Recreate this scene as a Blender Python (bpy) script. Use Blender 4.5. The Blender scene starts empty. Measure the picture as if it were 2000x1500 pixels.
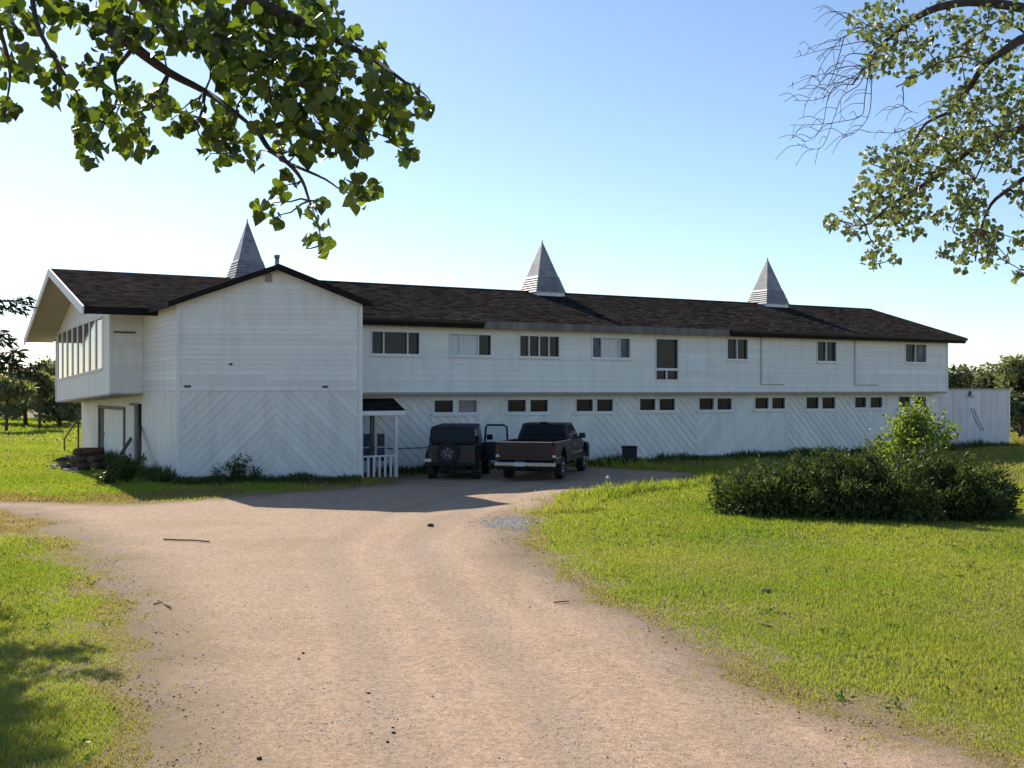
import bpy, bmesh, math, random
import numpy as np
from mathutils import Vector, Matrix

# ------------------------------------------------------------------ camera, sky, sun
scene = bpy.context.scene
COL = scene.collection
F = 2150.0            # focal length in photograph pixels (2000 wide)
E = 2.9               # eye height above the yard
HZ = 760.0            # horizon row of the photograph
cam_d = bpy.data.cameras.new('camera')
cam_d.sensor_width = 36.0
cam_d.lens = 36.0 * F / 2000.0
cam_d.shift_y = (HZ - 750.0) / 2000.0
cam_d.clip_start = 0.05
cam_d.clip_end = 3000
cam = bpy.data.objects.new('camera', cam_d)
COL.objects.link(cam)
cam.location = (0, 0, E)
cam.rotation_euler = (math.radians(90), 0, 0)
scene.camera = cam

# sun: one metre of height throws its shadow by SH metres on the ground
SH = Vector((0.78, -1.31, 0))
sun_el = math.atan2(1.0, SH.length)
to_sun = Vector((-SH.x, -SH.y, 1.0)).normalized()
world = bpy.data.worlds.new('World')
scene.world = world
world.use_nodes = True
wn = world.node_tree
for n in list(wn.nodes):
    wn.nodes.remove(n)
sky = wn.nodes.new('ShaderNodeTexSky')
sky.sky_type = 'NISHITA'
sky.sun_disc = False
sky.sun_elevation = sun_el
sky.sun_rotation = math.atan2(to_sun.x, to_sun.y)
sky.air_density = 0.85
sky.dust_density = 0.25
sky.ozone_density = 2.6
bg = wn.nodes.new('ShaderNodeBackground')
bg.inputs['Strength'].default_value = 0.116
wo = wn.nodes.new('ShaderNodeOutputWorld')
wn.links.new(sky.outputs[0], bg.inputs[0])
wn.links.new(bg.outputs[0], wo.inputs[0])
sun_d = bpy.data.lights.new('sun', 'SUN')
sun_d.energy = 5.0
sun_d.angle = math.radians(0.5)
sun_d.color = (1.0, 0.92, 0.80)
sun = bpy.data.objects.new('sun', sun_d)
COL.objects.link(sun)
sun.rotation_euler = to_sun.to_track_quat('Z', 'Y').to_euler()
sun.location = to_sun * 80
vs = scene.view_settings
vs.view_transform = 'Standard'
vs.look = 'None'
vs.exposure = 0.5
vs.gamma = 1.0
vs.use_curve_mapping = False
scene.cycles.use_denoising = True
scene.cycles.max_bounces = 6
scene.cycles.diffuse_bounces = 3
scene.cycles.transmission_bounces = 4
scene.cycles.transparent_max_bounces = 6

rng = np.random.default_rng(7)
random.seed(7)

# ------------------------------------------------------------------ materials
def new_mat(name):
    m = bpy.data.materials.new(name)
    m.use_nodes = True
    nt = m.node_tree
    for n in list(nt.nodes):
        nt.nodes.remove(n)
    out = nt.nodes.new('ShaderNodeOutputMaterial')
    bs = nt.nodes.new('ShaderNodeBsdfPrincipled')
    nt.links.new(bs.outputs[0], out.inputs[0])
    return m, nt, bs, out

def N(nt, t, **kw):
    n = nt.nodes.new(t)
    for k, v in kw.items():
        if k in n.inputs.keys():
            n.inputs[k].default_value = v
        else:
            setattr(n, k, v)
    return n

def ramp(nt, fac, stops):
    r = nt.nodes.new('ShaderNodeValToRGB')
    el = r.color_ramp.elements
    while len(el) > 1:
        el.remove(el[-1])
    el[0].position = stops[0][0]
    el[0].color = (*stops[0][1], 1)
    for p, c in stops[1:]:
        e = el.new(p)
        e.color = (*c, 1)
    nt.links.new(fac, r.inputs[0])
    return r.outputs[0]

def mixc(nt, fac, a, b, blend='MIX'):
    m = nt.nodes.new('ShaderNodeMix')
    m.data_type = 'RGBA'
    m.blend_type = blend
    for sock, v in ((m.inputs[0], fac), (m.inputs[6], a), (m.inputs[7], b)):
        if hasattr(v, 'is_linked') or isinstance(v, bpy.types.NodeSocket):
            nt.links.new(v, sock)
        elif isinstance(v, (tuple, list)):
            sock.default_value = (*v[:3], 1)
        else:
            sock.default_value = v
    return m.outputs[2]

def noise(nt, scale, detail=4, rough=0.55, vec=None, dist=0.0):
    n = N(nt, 'ShaderNodeTexNoise', Scale=scale, Detail=detail, Roughness=rough, Distortion=dist)
    if vec is None:
        g = nt.nodes.new('ShaderNodeNewGeometry')
        vec = g.outputs['Position']
    nt.links.new(vec, n.inputs['Vector'])
    return n.outputs['Fac']

def bump(nt, bs, h, strength=0.3, dist=0.02):
    b = N(nt, 'ShaderNodeBump', Strength=strength, Distance=dist)
    nt.links.new(h, b.inputs['Height'])
    nt.links.new(b.outputs[0], bs.inputs['Normal'])

def plain(name, col, rough=0.6, metal=0.0, var=0.25, scale=6.0, bmp=0.0, spec=0.5):
    m, nt, bs, out = new_mat(name)
    f = noise(nt, scale, 5, 0.6)
    lo = tuple(c * (1 - var) for c in col)
    hi = tuple(min(1, c * (1 + var)) for c in col)
    c = ramp(nt, f, [(0.3, lo), (0.7, hi)])
    nt.links.new(c, bs.inputs['Base Color'])
    bs.inputs['Roughness'].default_value = rough
    bs.inputs['Metallic'].default_value = metal
    bs.inputs['Specular IOR Level'].default_value = spec
    if bmp:
        bump(nt, bs, noise(nt, scale * 8, 3), bmp, 0.01)
    return m

def paint_wood(name, col, grime=(0.30, 0.28, 0.24), amount=0.5, rough=0.62):
    """old painted boards: faint streaks, chalky patches, chips and grime, each board a little different"""
    m, nt, bs, out = new_mat(name)
    oi = nt.nodes.new('ShaderNodeObjectInfo')
    geo = nt.nodes.new('ShaderNodeNewGeometry')
    mp = N(nt, 'ShaderNodeMapping')
    mp.inputs['Scale'].default_value = (1.0, 1.0, 0.18)
    nt.links.new(geo.outputs['Position'], mp.inputs['Vector'])
    st = noise(nt, 3.0, 6, 0.65, mp.outputs[0])
    pa = noise(nt, 0.7, 5, 0.6)
    ch = noise(nt, 9.0, 6, 0.75)
    c0 = ramp(nt, oi.outputs['Random'], [(0, tuple(c * 0.93 for c in col)), (1, tuple(min(1, c * 1.04) for c in col))])
    c1 = mixc(nt, ramp(nt, st, [(0.45, (0, 0, 0)), (0.8, (amount,) * 3)]), c0, grime)
    c2 = mixc(nt, ramp(nt, pa, [(0.4, (0, 0, 0)), (0.75, (amount * 0.5,) * 3)]), c1, tuple(c * 0.7 for c in col))
    c3 = mixc(nt, ramp(nt, ch, [(0.70, (0, 0, 0)), (0.76, (0.55,) * 3)]), c2, (0.22, 0.18, 0.14))
    nt.links.new(c3, bs.inputs['Base Color'])
    bs.inputs['Roughness'].default_value = rough
    bump(nt, bs, ch, 0.15, 0.01)
    return m

def leaf_mat(name, c_lo, c_hi, trans=0.45, c_tr=None, rough=0.45, patch=None, gloss=0.3):
    m, nt, bs, out = new_mat(name)
    at = N(nt, 'ShaderNodeAttribute', attribute_name='rnd')
    col = ramp(nt, at.outputs['Fac'], [(0, c_lo), (1, c_hi)])
    if patch:
        f = noise(nt, patch[1], 4, 0.6)
        col = mixc(nt, ramp(nt, f, [(0.40, (0, 0, 0)), (0.68, (patch[2],) * 3)]), col, patch[0])
    nt.links.new(col, bs.inputs['Base Color'])
    bs.inputs['Roughness'].default_value = rough
    bs.inputs['Specular IOR Level'].default_value = gloss
    tr = nt.nodes.new('ShaderNodeBsdfTranslucent')
    t = mixc(nt, 1.0, col, c_tr or (1.5, 1.5, 0.6), 'MULTIPLY')
    nt.links.new(t, tr.inputs[0])
    mx = nt.nodes.new('ShaderNodeMixShader')
    mx.inputs[0].default_value = trans
    nt.links.new(bs.outputs[0], mx.inputs[1])
    nt.links.new(tr.outputs[0], mx.inputs[2])
    nt.links.new(mx.outputs[0], out.inputs[0])
    return m

M = {}
M['white'] = paint_wood('white_siding', (0.84, 0.83, 0.78), amount=0.26)
M['white_low'] = paint_wood('white_lower_siding', (0.82, 0.80, 0.75), amount=0.32)
M['white_panel'] = paint_wood('white_panel', (0.82, 0.80, 0.74), amount=0.34)
M['trim'] = paint_wood('white_trim', (0.80, 0.80, 0.79), amount=0.25)
M['patch'] = plain('fresh_paint', (0.80, 0.81, 0.80), 0.6, var=0.05)
M['shed'] = paint_wood('shed_paint', (0.72, 0.70, 0.70), grime=(0.34, 0.28, 0.25), amount=0.55)
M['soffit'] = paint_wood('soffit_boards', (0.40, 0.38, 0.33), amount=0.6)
M['fascia_old'] = paint_wood('bare_fascia', (0.12, 0.11, 0.10), amount=0.8)
M['fascia_dark'] = plain('dark_fascia', (0.016, 0.014, 0.013), 0.7, var=0.4, spec=0.1)
M['gutter'] = plain('dark_gutter', (0.020, 0.017, 0.016), 0.4, var=0.4)
M['brown'] = plain('brown_trim', (0.10, 0.065, 0.06), 0.6, var=0.35)
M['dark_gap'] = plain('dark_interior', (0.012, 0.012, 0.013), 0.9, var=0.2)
M['board_up'] = paint_wood('board_up', (0.70, 0.71, 0.71), amount=0.35)
M['curtain'] = plain('curtain', (0.32, 0.27, 0.26), 0.85, var=0.3, scale=14)
M['steel'] = plain('galvanised', (0.36, 0.36, 0.37), 0.45, 0.6, var=0.35, scale=5)
M['rust'] = plain('rust', (0.13, 0.06, 0.035), 0.85, 0.0, var=0.5, scale=9, bmp=0.3)

def glass_mat(name, col, rough=0.08, ior=1.3):
    m, nt, bs, out = new_mat(name)
    f = noise(nt, 1.6, 4, 0.6)
    nt.links.new(ramp(nt, f, [(0.35, tuple(c * 0.6 for c in col)), (0.7, tuple(c * 1.6 for c in col))]), bs.inputs['Base Color'])
    g = noise(nt, 11, 3)
    nt.links.new(ramp(nt, g, [(0.3, (rough * 0.5,) * 3), (0.75, (rough * 2.2,) * 3)]), bs.inputs['Roughness'])
    bs.inputs['IOR'].default_value = ior
    return m
M['glass'] = glass_mat('window_glass', (0.012, 0.012, 0.014))
M['glass_grey'] = glass_mat('dusty_glass', (0.10, 0.11, 0.13), 0.2)
M['glass_bay'] = glass_mat('bay_glass', (0.03, 0.036, 0.05), 0.04, 1.33)

UANG = math.atan2(0.4985, 0.867)
def shingles():
    m, nt, bs, out = new_mat('asphalt_shingles')
    geo = nt.nodes.new('ShaderNodeNewGeometry')
    mp = N(nt, 'ShaderNodeMapping')
    mp.inputs['Rotation'].default_value = (0, 0, -UANG)
    nt.links.new(geo.outputs['Position'], mp.inputs['Vector'])
    br = N(nt, 'ShaderNodeTexBrick', Scale=1.0)
    br.inputs['Brick Width'].default_value = 0.32
    br.inputs['Row Height'].default_value = 0.15
    br.inputs['Mortar Size'].default_value = 0.012
    br.inputs['Color1'].default_value = (0.2, 0.2, 0.2, 1)
    br.inputs['Color2'].default_value = (1, 1, 1, 1)
    br.inputs['Mortar'].default_value = (0, 0, 0, 1)
    nt.links.new(mp.outputs[0], br.inputs['Vector'])
    c = ramp(nt, br.outputs[0], [(0, (0.009, 0.008, 0.008)), (0.25, (0.018, 0.016, 0.0155)), (1, (0.075, 0.063, 0.059))])
    f = noise(nt, 0.5, 5, 0.6)
    c = mixc(nt, ramp(nt, f, [(0.4, (0, 0, 0)), (0.75, (0.6,) * 3)]), c, (0.020, 0.020, 0.017))
    f2 = noise(nt, 60, 3, 0.7)
    c = mixc(nt, 0.55, c, ramp(nt, f2, [(0.3, (0.35, 0.35, 0.35)), (0.75, (1.6, 1.5, 1.45))]), 'MULTIPLY')
    nt.links.new(c, bs.inputs['Base Color'])
    bs.inputs['Roughness'].default_value = 0.95
    bs.inputs['Specular IOR Level'].default_value = 0.0
    bump(nt, bs, br.outputs[0], 0.5, 0.02)
    return m
M['shingle'] = shingles()

def spire_metal():
    m, nt, bs, out = new_mat('weathered_spire')
    f = noise(nt, 3.0, 6, 0.7)
    geo = nt.nodes.new('ShaderNodeNewGeometry')
    mp = N(nt, 'ShaderNodeMapping')
    mp.inputs['Scale'].default_value = (1, 1, 7)
    nt.links.new(geo.outputs['Position'], mp.inputs['Vector'])
    f2 = noise(nt, 1.6, 4, 0.6, mp.outputs[0])
    c = ramp(nt, f, [(0.3, (0.17, 0.16, 0.17)), (0.52, (0.30, 0.30, 0.31)), (0.75, (0.36, 0.33, 0.32))])
    c = mixc(nt, ramp(nt, f2, [(0.5, (0, 0, 0)), (0.7, (0.5,) * 3)]), c, (0.20, 0.13, 0.12))
    nt.links.new(c, bs.inputs['Base Color'])
    bs.inputs['Roughness'].default_value = 0.6
    bs.inputs['Metallic'].default_value = 0.15
    return m
M['spire'] = spire_metal()

def drive_mat():
    m, nt, bs, out = new_mat('gravel_drive')
    at = N(nt, 'ShaderNodeAttribute', attribute_name='edge')
    at2 = N(nt, 'ShaderNodeAttribute', attribute_name='rut')
    big = noise(nt, 0.35, 5, 0.6)
    mid = noise(nt, 2.3, 5, 0.65)
    fine = noise(nt, 48, 7, 0.88)
    vor = N(nt, 'ShaderNodeTexVoronoi', Scale=70.0)
    geo = nt.nodes.new('ShaderNodeNewGeometry')
    nt.links.new(geo.outputs['Position'], vor.inputs['Vector'])
    c = ramp(nt, big, [(0.3, (0.385, 0.265, 0.175)), (0.5, (0.455, 0.318, 0.213)), (0.7, (0.43, 0.308, 0.22))])
    c = mixc(nt, ramp(nt, mid, [(0.42, (0, 0, 0)), (0.7, (0.55,) * 3)]), c, (0.37, 0.27, 0.19))
    c = mixc(nt, ramp(nt, at2.outputs['Fac'], [(0.02, (0, 0, 0)), (0.16, (0.28,) * 3), (0.42, (0, 0, 0))]), c, (0.54, 0.38, 0.26))
    c = mixc(nt, ramp(nt, at2.outputs['Fac'], [(0.40, (0, 0, 0)), (1, (0.45,) * 3)]), c, (0.335, 0.26, 0.195))
    c = mixc(nt, 0.9, c, ramp(nt, fine, [(0.32, (0.36, 0.34, 0.34)), (0.47, (0.92, 0.92, 0.92)), (0.54, (1.05, 1.05, 1.05)), (0.68, (1.62, 1.55, 1.5))]), 'MULTIPLY')
    stone = ramp(nt, vor.outputs['Color'], [(0, (0.6, 0.6, 0.62)), (0.5, (1, 1, 1)), (1, (1.35, 1.32, 1.28))])
    c = mixc(nt, 0.6, c, stone, 'MULTIPLY')
    sp = noise(nt, 15, 4, 0.75)
    c = mixc(nt, 0.85, c, ramp(nt, sp, [(0.34, (0.66, 0.65, 0.65)), (0.48, (0.97, 0.97, 0.97)), (0.66, (1.26, 1.24, 1.22))]), 'MULTIPLY')
    e2 = noise(nt, 7.0, 6, 0.8)
    ad = N(nt, 'ShaderNodeMath', operation='ADD')
    nt.links.new(at.outputs['Fac'], ad.inputs[0])
    nt.links.new(e2, ad.inputs[1])
    hf = N(nt, 'ShaderNodeMath', operation='MULTIPLY')
    nt.links.new(ad.outputs[0], hf.inputs[0]); hf.inputs[1].default_value = 0.5
    c = mixc(nt, ramp(nt, hf.outputs[0], [(0.30, (0, 0, 0)), (0.55, (0.5,) * 3), (0.75, (0.9,) * 3)]), c, (0.20, 0.145, 0.088))
    nt.links.new(c, bs.inputs['Base Color'])
    bs.inputs['Roughness'].default_value = 0.95
    bs.inputs['Specular IOR Level'].default_value = 0.15
    hh = N(nt, 'ShaderNodeMath', operation='ADD')
    nt.links.new(fine, hh.inputs[0])
    nt.links.new(vor.outputs['Distance'], hh.inputs[1])
    bump(nt, bs, hh.outputs[0], 0.45, 0.008)
    return m
M['drive'] = drive_mat()

def ground_mat():
    m, nt, bs, out = new_mat('yard_soil')
    a = noise(nt, 0.12, 5, 0.6)
    b = noise(nt, 1.8, 6, 0.7)
    d = noise(nt, 30, 4, 0.75)
    c = ramp(nt, a, [(0.3, (0.23, 0.18, 0.10)), (0.55, (0.26, 0.20, 0.12)), (0.75, (0.30, 0.23, 0.14))])
    c = mixc(nt, ramp(nt, b, [(0.45, (0, 0, 0)), (0.75, (0.6,) * 3)]), c, (0.19, 0.145, 0.08))
    c = mixc(nt, 0.8, c, ramp(nt, d, [(0.3, (0.45, 0.45, 0.4)), (0.7, (1.5, 1.5, 1.3))]), 'MULTIPLY')
    nt.links.new(c, bs.inputs['Base Color'])
    bs.inputs['Roughness'].default_value = 0.95
    bs.inputs['Specular IOR Level'].default_value = 0.1
    bump(nt, bs, d, 0.4, 0.02)
    return m
M['ground'] = ground_mat()
M['grass'] = leaf_mat('grass_blades', (0.13, 0.21, 0.022), (0.32, 0.36, 0.06), 0.5, (1.45, 1.5, 0.6), 0.5,
                      patch=((0.33, 0.31, 0.10), 0.30, 0.75), gloss=0.2)
M['straw'] = leaf_mat('straw_blades', (0.20, 0.18, 0.06), (0.36, 0.29, 0.13), 0.5, (1.4, 1.3, 0.8), 0.6)
M['weed'] = leaf_mat('weed_leaves', (0.03, 0.055, 0.012), (0.08, 0.12, 0.025), 0.35)
M['cotton'] = leaf_mat('cottonwood_leaves', (0.014, 0.030, 0.008), (0.12, 0.165, 0.026), 0.45, (2.1, 2.1, 0.5), 0.36, gloss=0.5)
M['elm'] = leaf_mat('poplar_leaves', (0.065, 0.088, 0.045), (0.19, 0.22, 0.105), 0.46, (1.6, 1.6, 0.7), 0.35, gloss=0.5)
M['juniper'] = leaf_mat('juniper_sprays', (0.018, 0.034, 0.013), (0.14, 0.18, 0.06), 0.32, (1.5, 1.5, 0.6), 0.55)
M['sapling'] = leaf_mat('sapling_leaves', (0.10, 0.16, 0.03), (0.26, 0.31, 0.07), 0.45, (1.6, 1.6, 0.6), 0.4)
M['far_a'] = leaf_mat('far_leaves', (0.09, 0.11, 0.055), (0.23, 0.25, 0.12), 0.45, (1.5, 1.5, 0.7), 0.5)
M['far_b'] = leaf_mat('far_dark_leaves', (0.11, 0.13, 0.085), (0.25, 0.28, 0.17), 0.5, (1.4, 1.4, 0.7), 0.5)
M['far_c'] = leaf_mat('far_dry_leaves', (0.06, 0.05, 0.035), (0.13, 0.10, 0.065), 0.28, (1.3, 1.2, 0.8), 0.5)
M['needle'] = leaf_mat('spruce_needles', (0.012, 0.022, 0.012), (0.045, 0.060, 0.030), 0.15, (1.3, 1.3, 0.7), 0.5)
M['bark'] = plain('bark', (0.060, 0.045, 0.036), 0.9, var=0.5, scale=14, bmp=0.5)
M['twig'] = plain('grey_twig', (0.085, 0.068, 0.062), 0.85, var=0.35, scale=14)
M['stone'] = plain('stone', (0.34, 0.30, 0.26), 0.9, var=0.5, scale=11)
M['stone_dark'] = plain('dark_stone', (0.055, 0.045, 0.04), 0.9, var=0.4, scale=11)
M['stone_blue'] = plain('grey_stone', (0.27, 0.265, 0.27), 0.9, var=0.5, scale=11)
M['wood'] = plain('grey_wood', (0.12, 0.085, 0.06), 0.9, var=0.5, scale=9, bmp=0.3)
M['fluff'] = plain('seed_fluff', (0.72, 0.70, 0.66), 0.9, var=0.1)
M['red'] = None

def car_paint(name, col, rough=0.35, coat=0.3):
    m, nt, bs, out = new_mat(name)
    f = noise(nt, 4.0, 6, 0.7)
    c = mixc(nt, ramp(nt, f, [(0.45, (0, 0, 0)), (0.8, (0.5,) * 3)]), col, tuple(0.6 * a + b for a, b in zip(col, (0.008, 0.007, 0.006))))
    nt.links.new(c, bs.inputs['Base Color'])
    bs.inputs['Roughness'].default_value = rough
    bs.inputs['Coat Weight'].default_value = coat
    bs.inputs['Coat Roughness'].default_value = 0.15
    return m
M['red'] = car_paint('dark_red_paint', (0.028, 0.0055, 0.0045), 0.45, 0.08)
M['car_dark'] = car_paint('black_blue_paint', (0.006, 0.007, 0.012), 0.4, 0.1)
M['soft_top'] = plain('black_canvas', (0.012, 0.012, 0.014), 0.8, var=0.3)
M['tyre'] = plain('tyre_rubber', (0.014, 0.014, 0.014), 0.85, var=0.3)
M['chrome'] = plain('dull_chrome', (0.45, 0.45, 0.46), 0.28, 0.9, var=0.2)
M['lens_red'] = plain('red_lens', (0.09, 0.006, 0.005), 0.3, var=0.2)
M['plate'] = plain('white_plate', (0.62, 0.62, 0.62), 0.5, var=0.1)
M['dark_rim'] = plain('dark_rim', (0.07, 0.07, 0.075), 0.5, 0.3, var=0.3)
M['under'] = plain('underbody', (0.01, 0.01, 0.01), 0.9, var=0.3)
M['car_glass'] = glass_mat('car_glass', (0.008, 0.009, 0.012), 0.06)

# ------------------------------------------------------------------ helpers
def tag(o, label=None, cat=None, group=None, kind=None):
    if label: o['label'] = label
    if cat: o['category'] = cat
    if group: o['group'] = group
    if kind: o['kind'] = kind
    return o

def empty(name, loc=(0, 0, 0), rz=0.0):
    o = bpy.data.objects.new(name, None)
    o.empty_display_size = 0.3
    COL.objects.link(o)
    o.location = loc
    o.rotation_euler = (0, 0, rz)
    return o

def origin_of(parent):
    """offset of the root a mesh hangs under (all parts keep identity transforms below their root)"""
    p = parent
    while p is not None and p.parent is not None:
        p = p.parent
    return Vector(p.location) if (p is not None and not p.get('local_coords')) else Vector((0, 0, 0))

class MB:
    def __init__(s):
        s.v, s.f, s.smooth = [], [], []
    def add(s, vs, fs, smooth=False):
        b = len(s.v)
        s.v += [tuple(v) for v in vs]
        s.f += [tuple(i + b for i in f) for f in fs]
        s.smooth += [smooth] * len(fs)
        return s
    def box(s, x0, x1, y0, y1, z0, z1):
        return s.hexa([(x0, y0, z0), (x1, y0, z0), (x1, y1, z0), (x0, y1, z0), (x0, y0, z1), (x1, y0, z1), (x1, y1, z1), (x0, y1, z1)])
    def hexa(s, p):
        return s.add(p, [(3, 2, 1, 0), (4, 5, 6, 7), (0, 1, 5, 4), (1, 2, 6, 5), (2, 3, 7, 6), (3, 0, 4, 7)])
    def prism(s, poly, off):
        """poly: 3-D ring, off: extrusion vector"""
        n = len(poly)
        a = [Vector(p) for p in poly]
        b = [p + Vector(off) for p in a]
        fs = [tuple(range(n - 1, -1, -1)), tuple(range(n, 2 * n))]
        fs += [(i, (i + 1) % n, n + (i + 1) % n, n + i) for i in range(n)]
        return s.add(a + b, fs)
    def tube(s, pts, rad, n=6, cap=True):
        pts = [Vector(p) for p in pts]
        if not hasattr(rad, '__len__'):
            rad = [rad] * len(pts)
        rings = []
        prev = None
        for i, p in enumerate(pts):
            d = (pts[min(i + 1, len(pts) - 1)] - pts[max(i - 1, 0)])
            if d.length < 1e-9: d = Vector((0, 0, 1))
            d.normalize()
            if prev is None:
                ref = Vector((0, 0, 1)) if abs(d.z) < 0.9 else Vector((1, 0, 0))
                a = d.cross(ref).normalized()
            else:
                a = (prev - d * prev.dot(d))
                a = a.normalized() if a.length > 1e-6 else d.orthogonal().normalized()
            prev = a
            b = d.cross(a)
            rings.append([p + (a * math.cos(2 * math.pi * k / n) + b * math.sin(2 * math.pi * k / n)) * rad[i] for k in range(n)])
        vs = [q for r in rings for q in r]
        fs = []
        for i in range(len(rings) - 1):
            for k in range(n):
                fs.append((i * n + k, i * n + (k + 1) % n, (i + 1) * n + (k + 1) % n, (i + 1) * n + k))
        if cap:
            fs.append(tuple(range(n - 1, -1, -1)))
            fs.append(tuple((len(rings) - 1) * n + k for k in range(n)))
        return s.add(vs, fs, True)
    def lathe(s, c, axis, prof, n=24):
        """prof: (distance along axis, radius)"""
        c, ax = Vector(c), Vector(axis).normalized()
        a = ax.orthogonal().normalized(); b = ax.cross(a)
        vs = [c + ax * h + (a * math.cos(2 * math.pi * k / n) + b * math.sin(2 * math.pi * k / n)) * r for h, r in prof for k in range(n)]
        fs = [(i * n + k, i * n + (k + 1) % n, (i + 1) * n + (k + 1) % n, (i + 1) * n + k) for i in range(len(prof) - 1) for k in range(n)]
        fs.append(tuple(range(n - 1, -1, -1)))
        fs.append(tuple((len(prof) - 1) * n + k for k in range(n)))
        return s.add(vs, fs, False)
    def build(s, name, mat, parent=None, bevel=0.0):
        o3 = origin_of(parent)
        me = bpy.data.meshes.new(name)
        me.from_pydata([(v[0] - o3.x, v[1] - o3.y, v[2] - o3.z) for v in s.v], [], s.f)
        me.polygons.foreach_set('use_smooth', s.smooth)
        bm = bmesh.new(); bm.from_mesh(me)
        bmesh.ops.recalc_face_normals(bm, faces=bm.faces)
        bm.to_mesh(me); bm.free()
        me.update()
        me.materials.append(M[mat])
        o = bpy.data.objects.new(name, me)
        COL.objects.link(o)
        o.parent = parent
        if bevel:
            md = o.modifiers.new('bevel', 'BEVEL')
            md.width = bevel; md.segments = 2; md.limit_method = 'ANGLE'; md.angle_limit = math.radians(35)
        return o

def array_mesh(name, V, Fc, mat, parent=None, rnd=None, smooth=False, extra=None):
    o3 = origin_of(parent)
    V = np.asarray(V, np.float32) - np.array([o3.x, o3.y, o3.z], np.float32)
    Fc = np.asarray(Fc, np.int32)
    me = bpy.data.meshes.new(name)
    me.vertices.add(len(V)); me.vertices.foreach_set('co', V.ravel())
    k = Fc.shape[1]
    me.loops.add(Fc.size); me.loops.foreach_set('vertex_index', Fc.ravel())
    me.polygons.add(len(Fc)); me.polygons.foreach_set('loop_start', np.arange(0, Fc.size, k, dtype=np.int32))
    me.update(calc_edges=True)
    if smooth:
        me.polygons.foreach_set('use_smooth', np.ones(len(Fc), bool))
    if rnd is not None:
        a = me.attributes.new('rnd', 'FLOAT', 'POINT')
        a.data.foreach_set('value', np.asarray(rnd, np.float32))
    for nm, arr in (extra or {}).items():
        a = me.attributes.new(nm, 'FLOAT', 'POINT')
        a.data.foreach_set('value', np.asarray(arr, np.float32))
    me.materials.append(M[mat])
    o = bpy.data.objects.new(name, me)
    COL.objects.link(o)
    o.parent = parent
    return o

def unit(a):
    return a / np.maximum(np.linalg.norm(a, axis=1, keepdims=True), 1e-9)

LEAF_ROUND = np.array([(0, 0.06), (0.20, 0.0), (0.40, 0.09), (0.51, 0.28), (0.46, 0.50), (0.26, 0.74), (0, 1.0), (-0.26, 0.74), (-0.46, 0.50), (-0.51, 0.28), (-0.40, 0.09), (-0.20, 0.0)], float)
LEAF_DIAMOND = np.array([(0, 0), (0.42, 0.45), (0, 1.0), (-0.42, 0.45)], float)
def leaf_arrays(C, axis, side, length, width, tmpl, fold=0.18, rnd=None):
    """one folded leaf per centre; returns verts, quads, rnd"""
    n, k = len(C), len(tmpl)
    axis, side = unit(axis), None if side is None else side
    if side is None:
        side = np.cross(axis, rng.normal(size=(n, 3)))
    side = unit(side - axis * np.sum(side * axis, 1, keepdims=True))
    nor = np.cross(axis, side)
    L = np.broadcast_to(np.asarray(length, float), (n,))[:, None]
    W = np.broadcast_to(np.asarray(width, float), (n,))[:, None]
    V = np.zeros((n, k, 3))
    for i, (a, b) in enumerate(tmpl):
        V[:, i] = C + axis * L * b + side * W * a + nor * W * (abs(a) * fold * 2 - 0.25 * b * b)
    base = (np.arange(n) * k)[:, None]
    q = np.array([(0, i, i + 1) for i in range(1, k - 1)])
    Fc = (base[:, None, :] + q[None]).reshape(-1, 3)
    if rnd is None:
        rnd = rng.random(n)
    return V.reshape(-1, 3), Fc, np.repeat(rnd, k)

def smooth_path(pts, k=4):
    """Catmull-Rom through the given points"""
    P = [Vector(p) for p in pts]
    P = [P[0] * 2 - P[1]] + P + [P[-1] * 2 - P[-2]]
    out = []
    for i in range(1, len(P) - 2):
        a, b, c, d = P[i - 1], P[i], P[i + 1], P[i + 2]
        for j in range(k):
            t = j / k
            out.append(0.5 * (2 * b + (c - a) * t + (2 * a - 5 * b + 4 * c - d) * t * t + (3 * b - a - 3 * c + d) * t ** 3))
    return out + [P[-2]]
class Arr:
    def __init__(s): s.V, s.F, s.R, s.n = [], [], [], 0
    def add(s, V, Fc, R):
        s.V.append(V); s.F.append(Fc + s.n); s.R.append(R); s.n += len(V)
    def build(s, name, mat, parent=None):
        return array_mesh(name, np.concatenate(s.V), np.concatenate(s.F), mat, parent, np.concatenate(s.R))

def gp(px, py, z=0.0):
    """point on the yard seen at that place of the photograph"""
    Y = (E - z) * F / (py - HZ)
    return Vector(((px - 1000) / F * Y, Y, z))
def at(px, py, Y):
    return Vector(((px - 1000) / F * Y, Y, E + (HZ - py) / F * Y))

# building axes: u along the long front, v to the back
U = Vector((0.867, 0.4985, 0)).normalized()
V_ = Vector((-U.y, U.x, 0))
P0 = Vector((-4.744, 38.49, 0))
def B(s, t, z):
    return P0 + U * s + V_ * t + Vector((0, 0, z))
def s_at(px, t):
    a = (px - 1000) / F
    q = P0 + V_ * t
    return (a * q.y - q.x) / (U.x - a * U.y)
def t_at(px, s):
    a = (px - 1000) / F
    q = P0 + U * s
    return (a * q.y - q.x) / (V_.x - a * V_.y)
def z_at(py, p):
    return E + (HZ - py) / F * p.y

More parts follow.
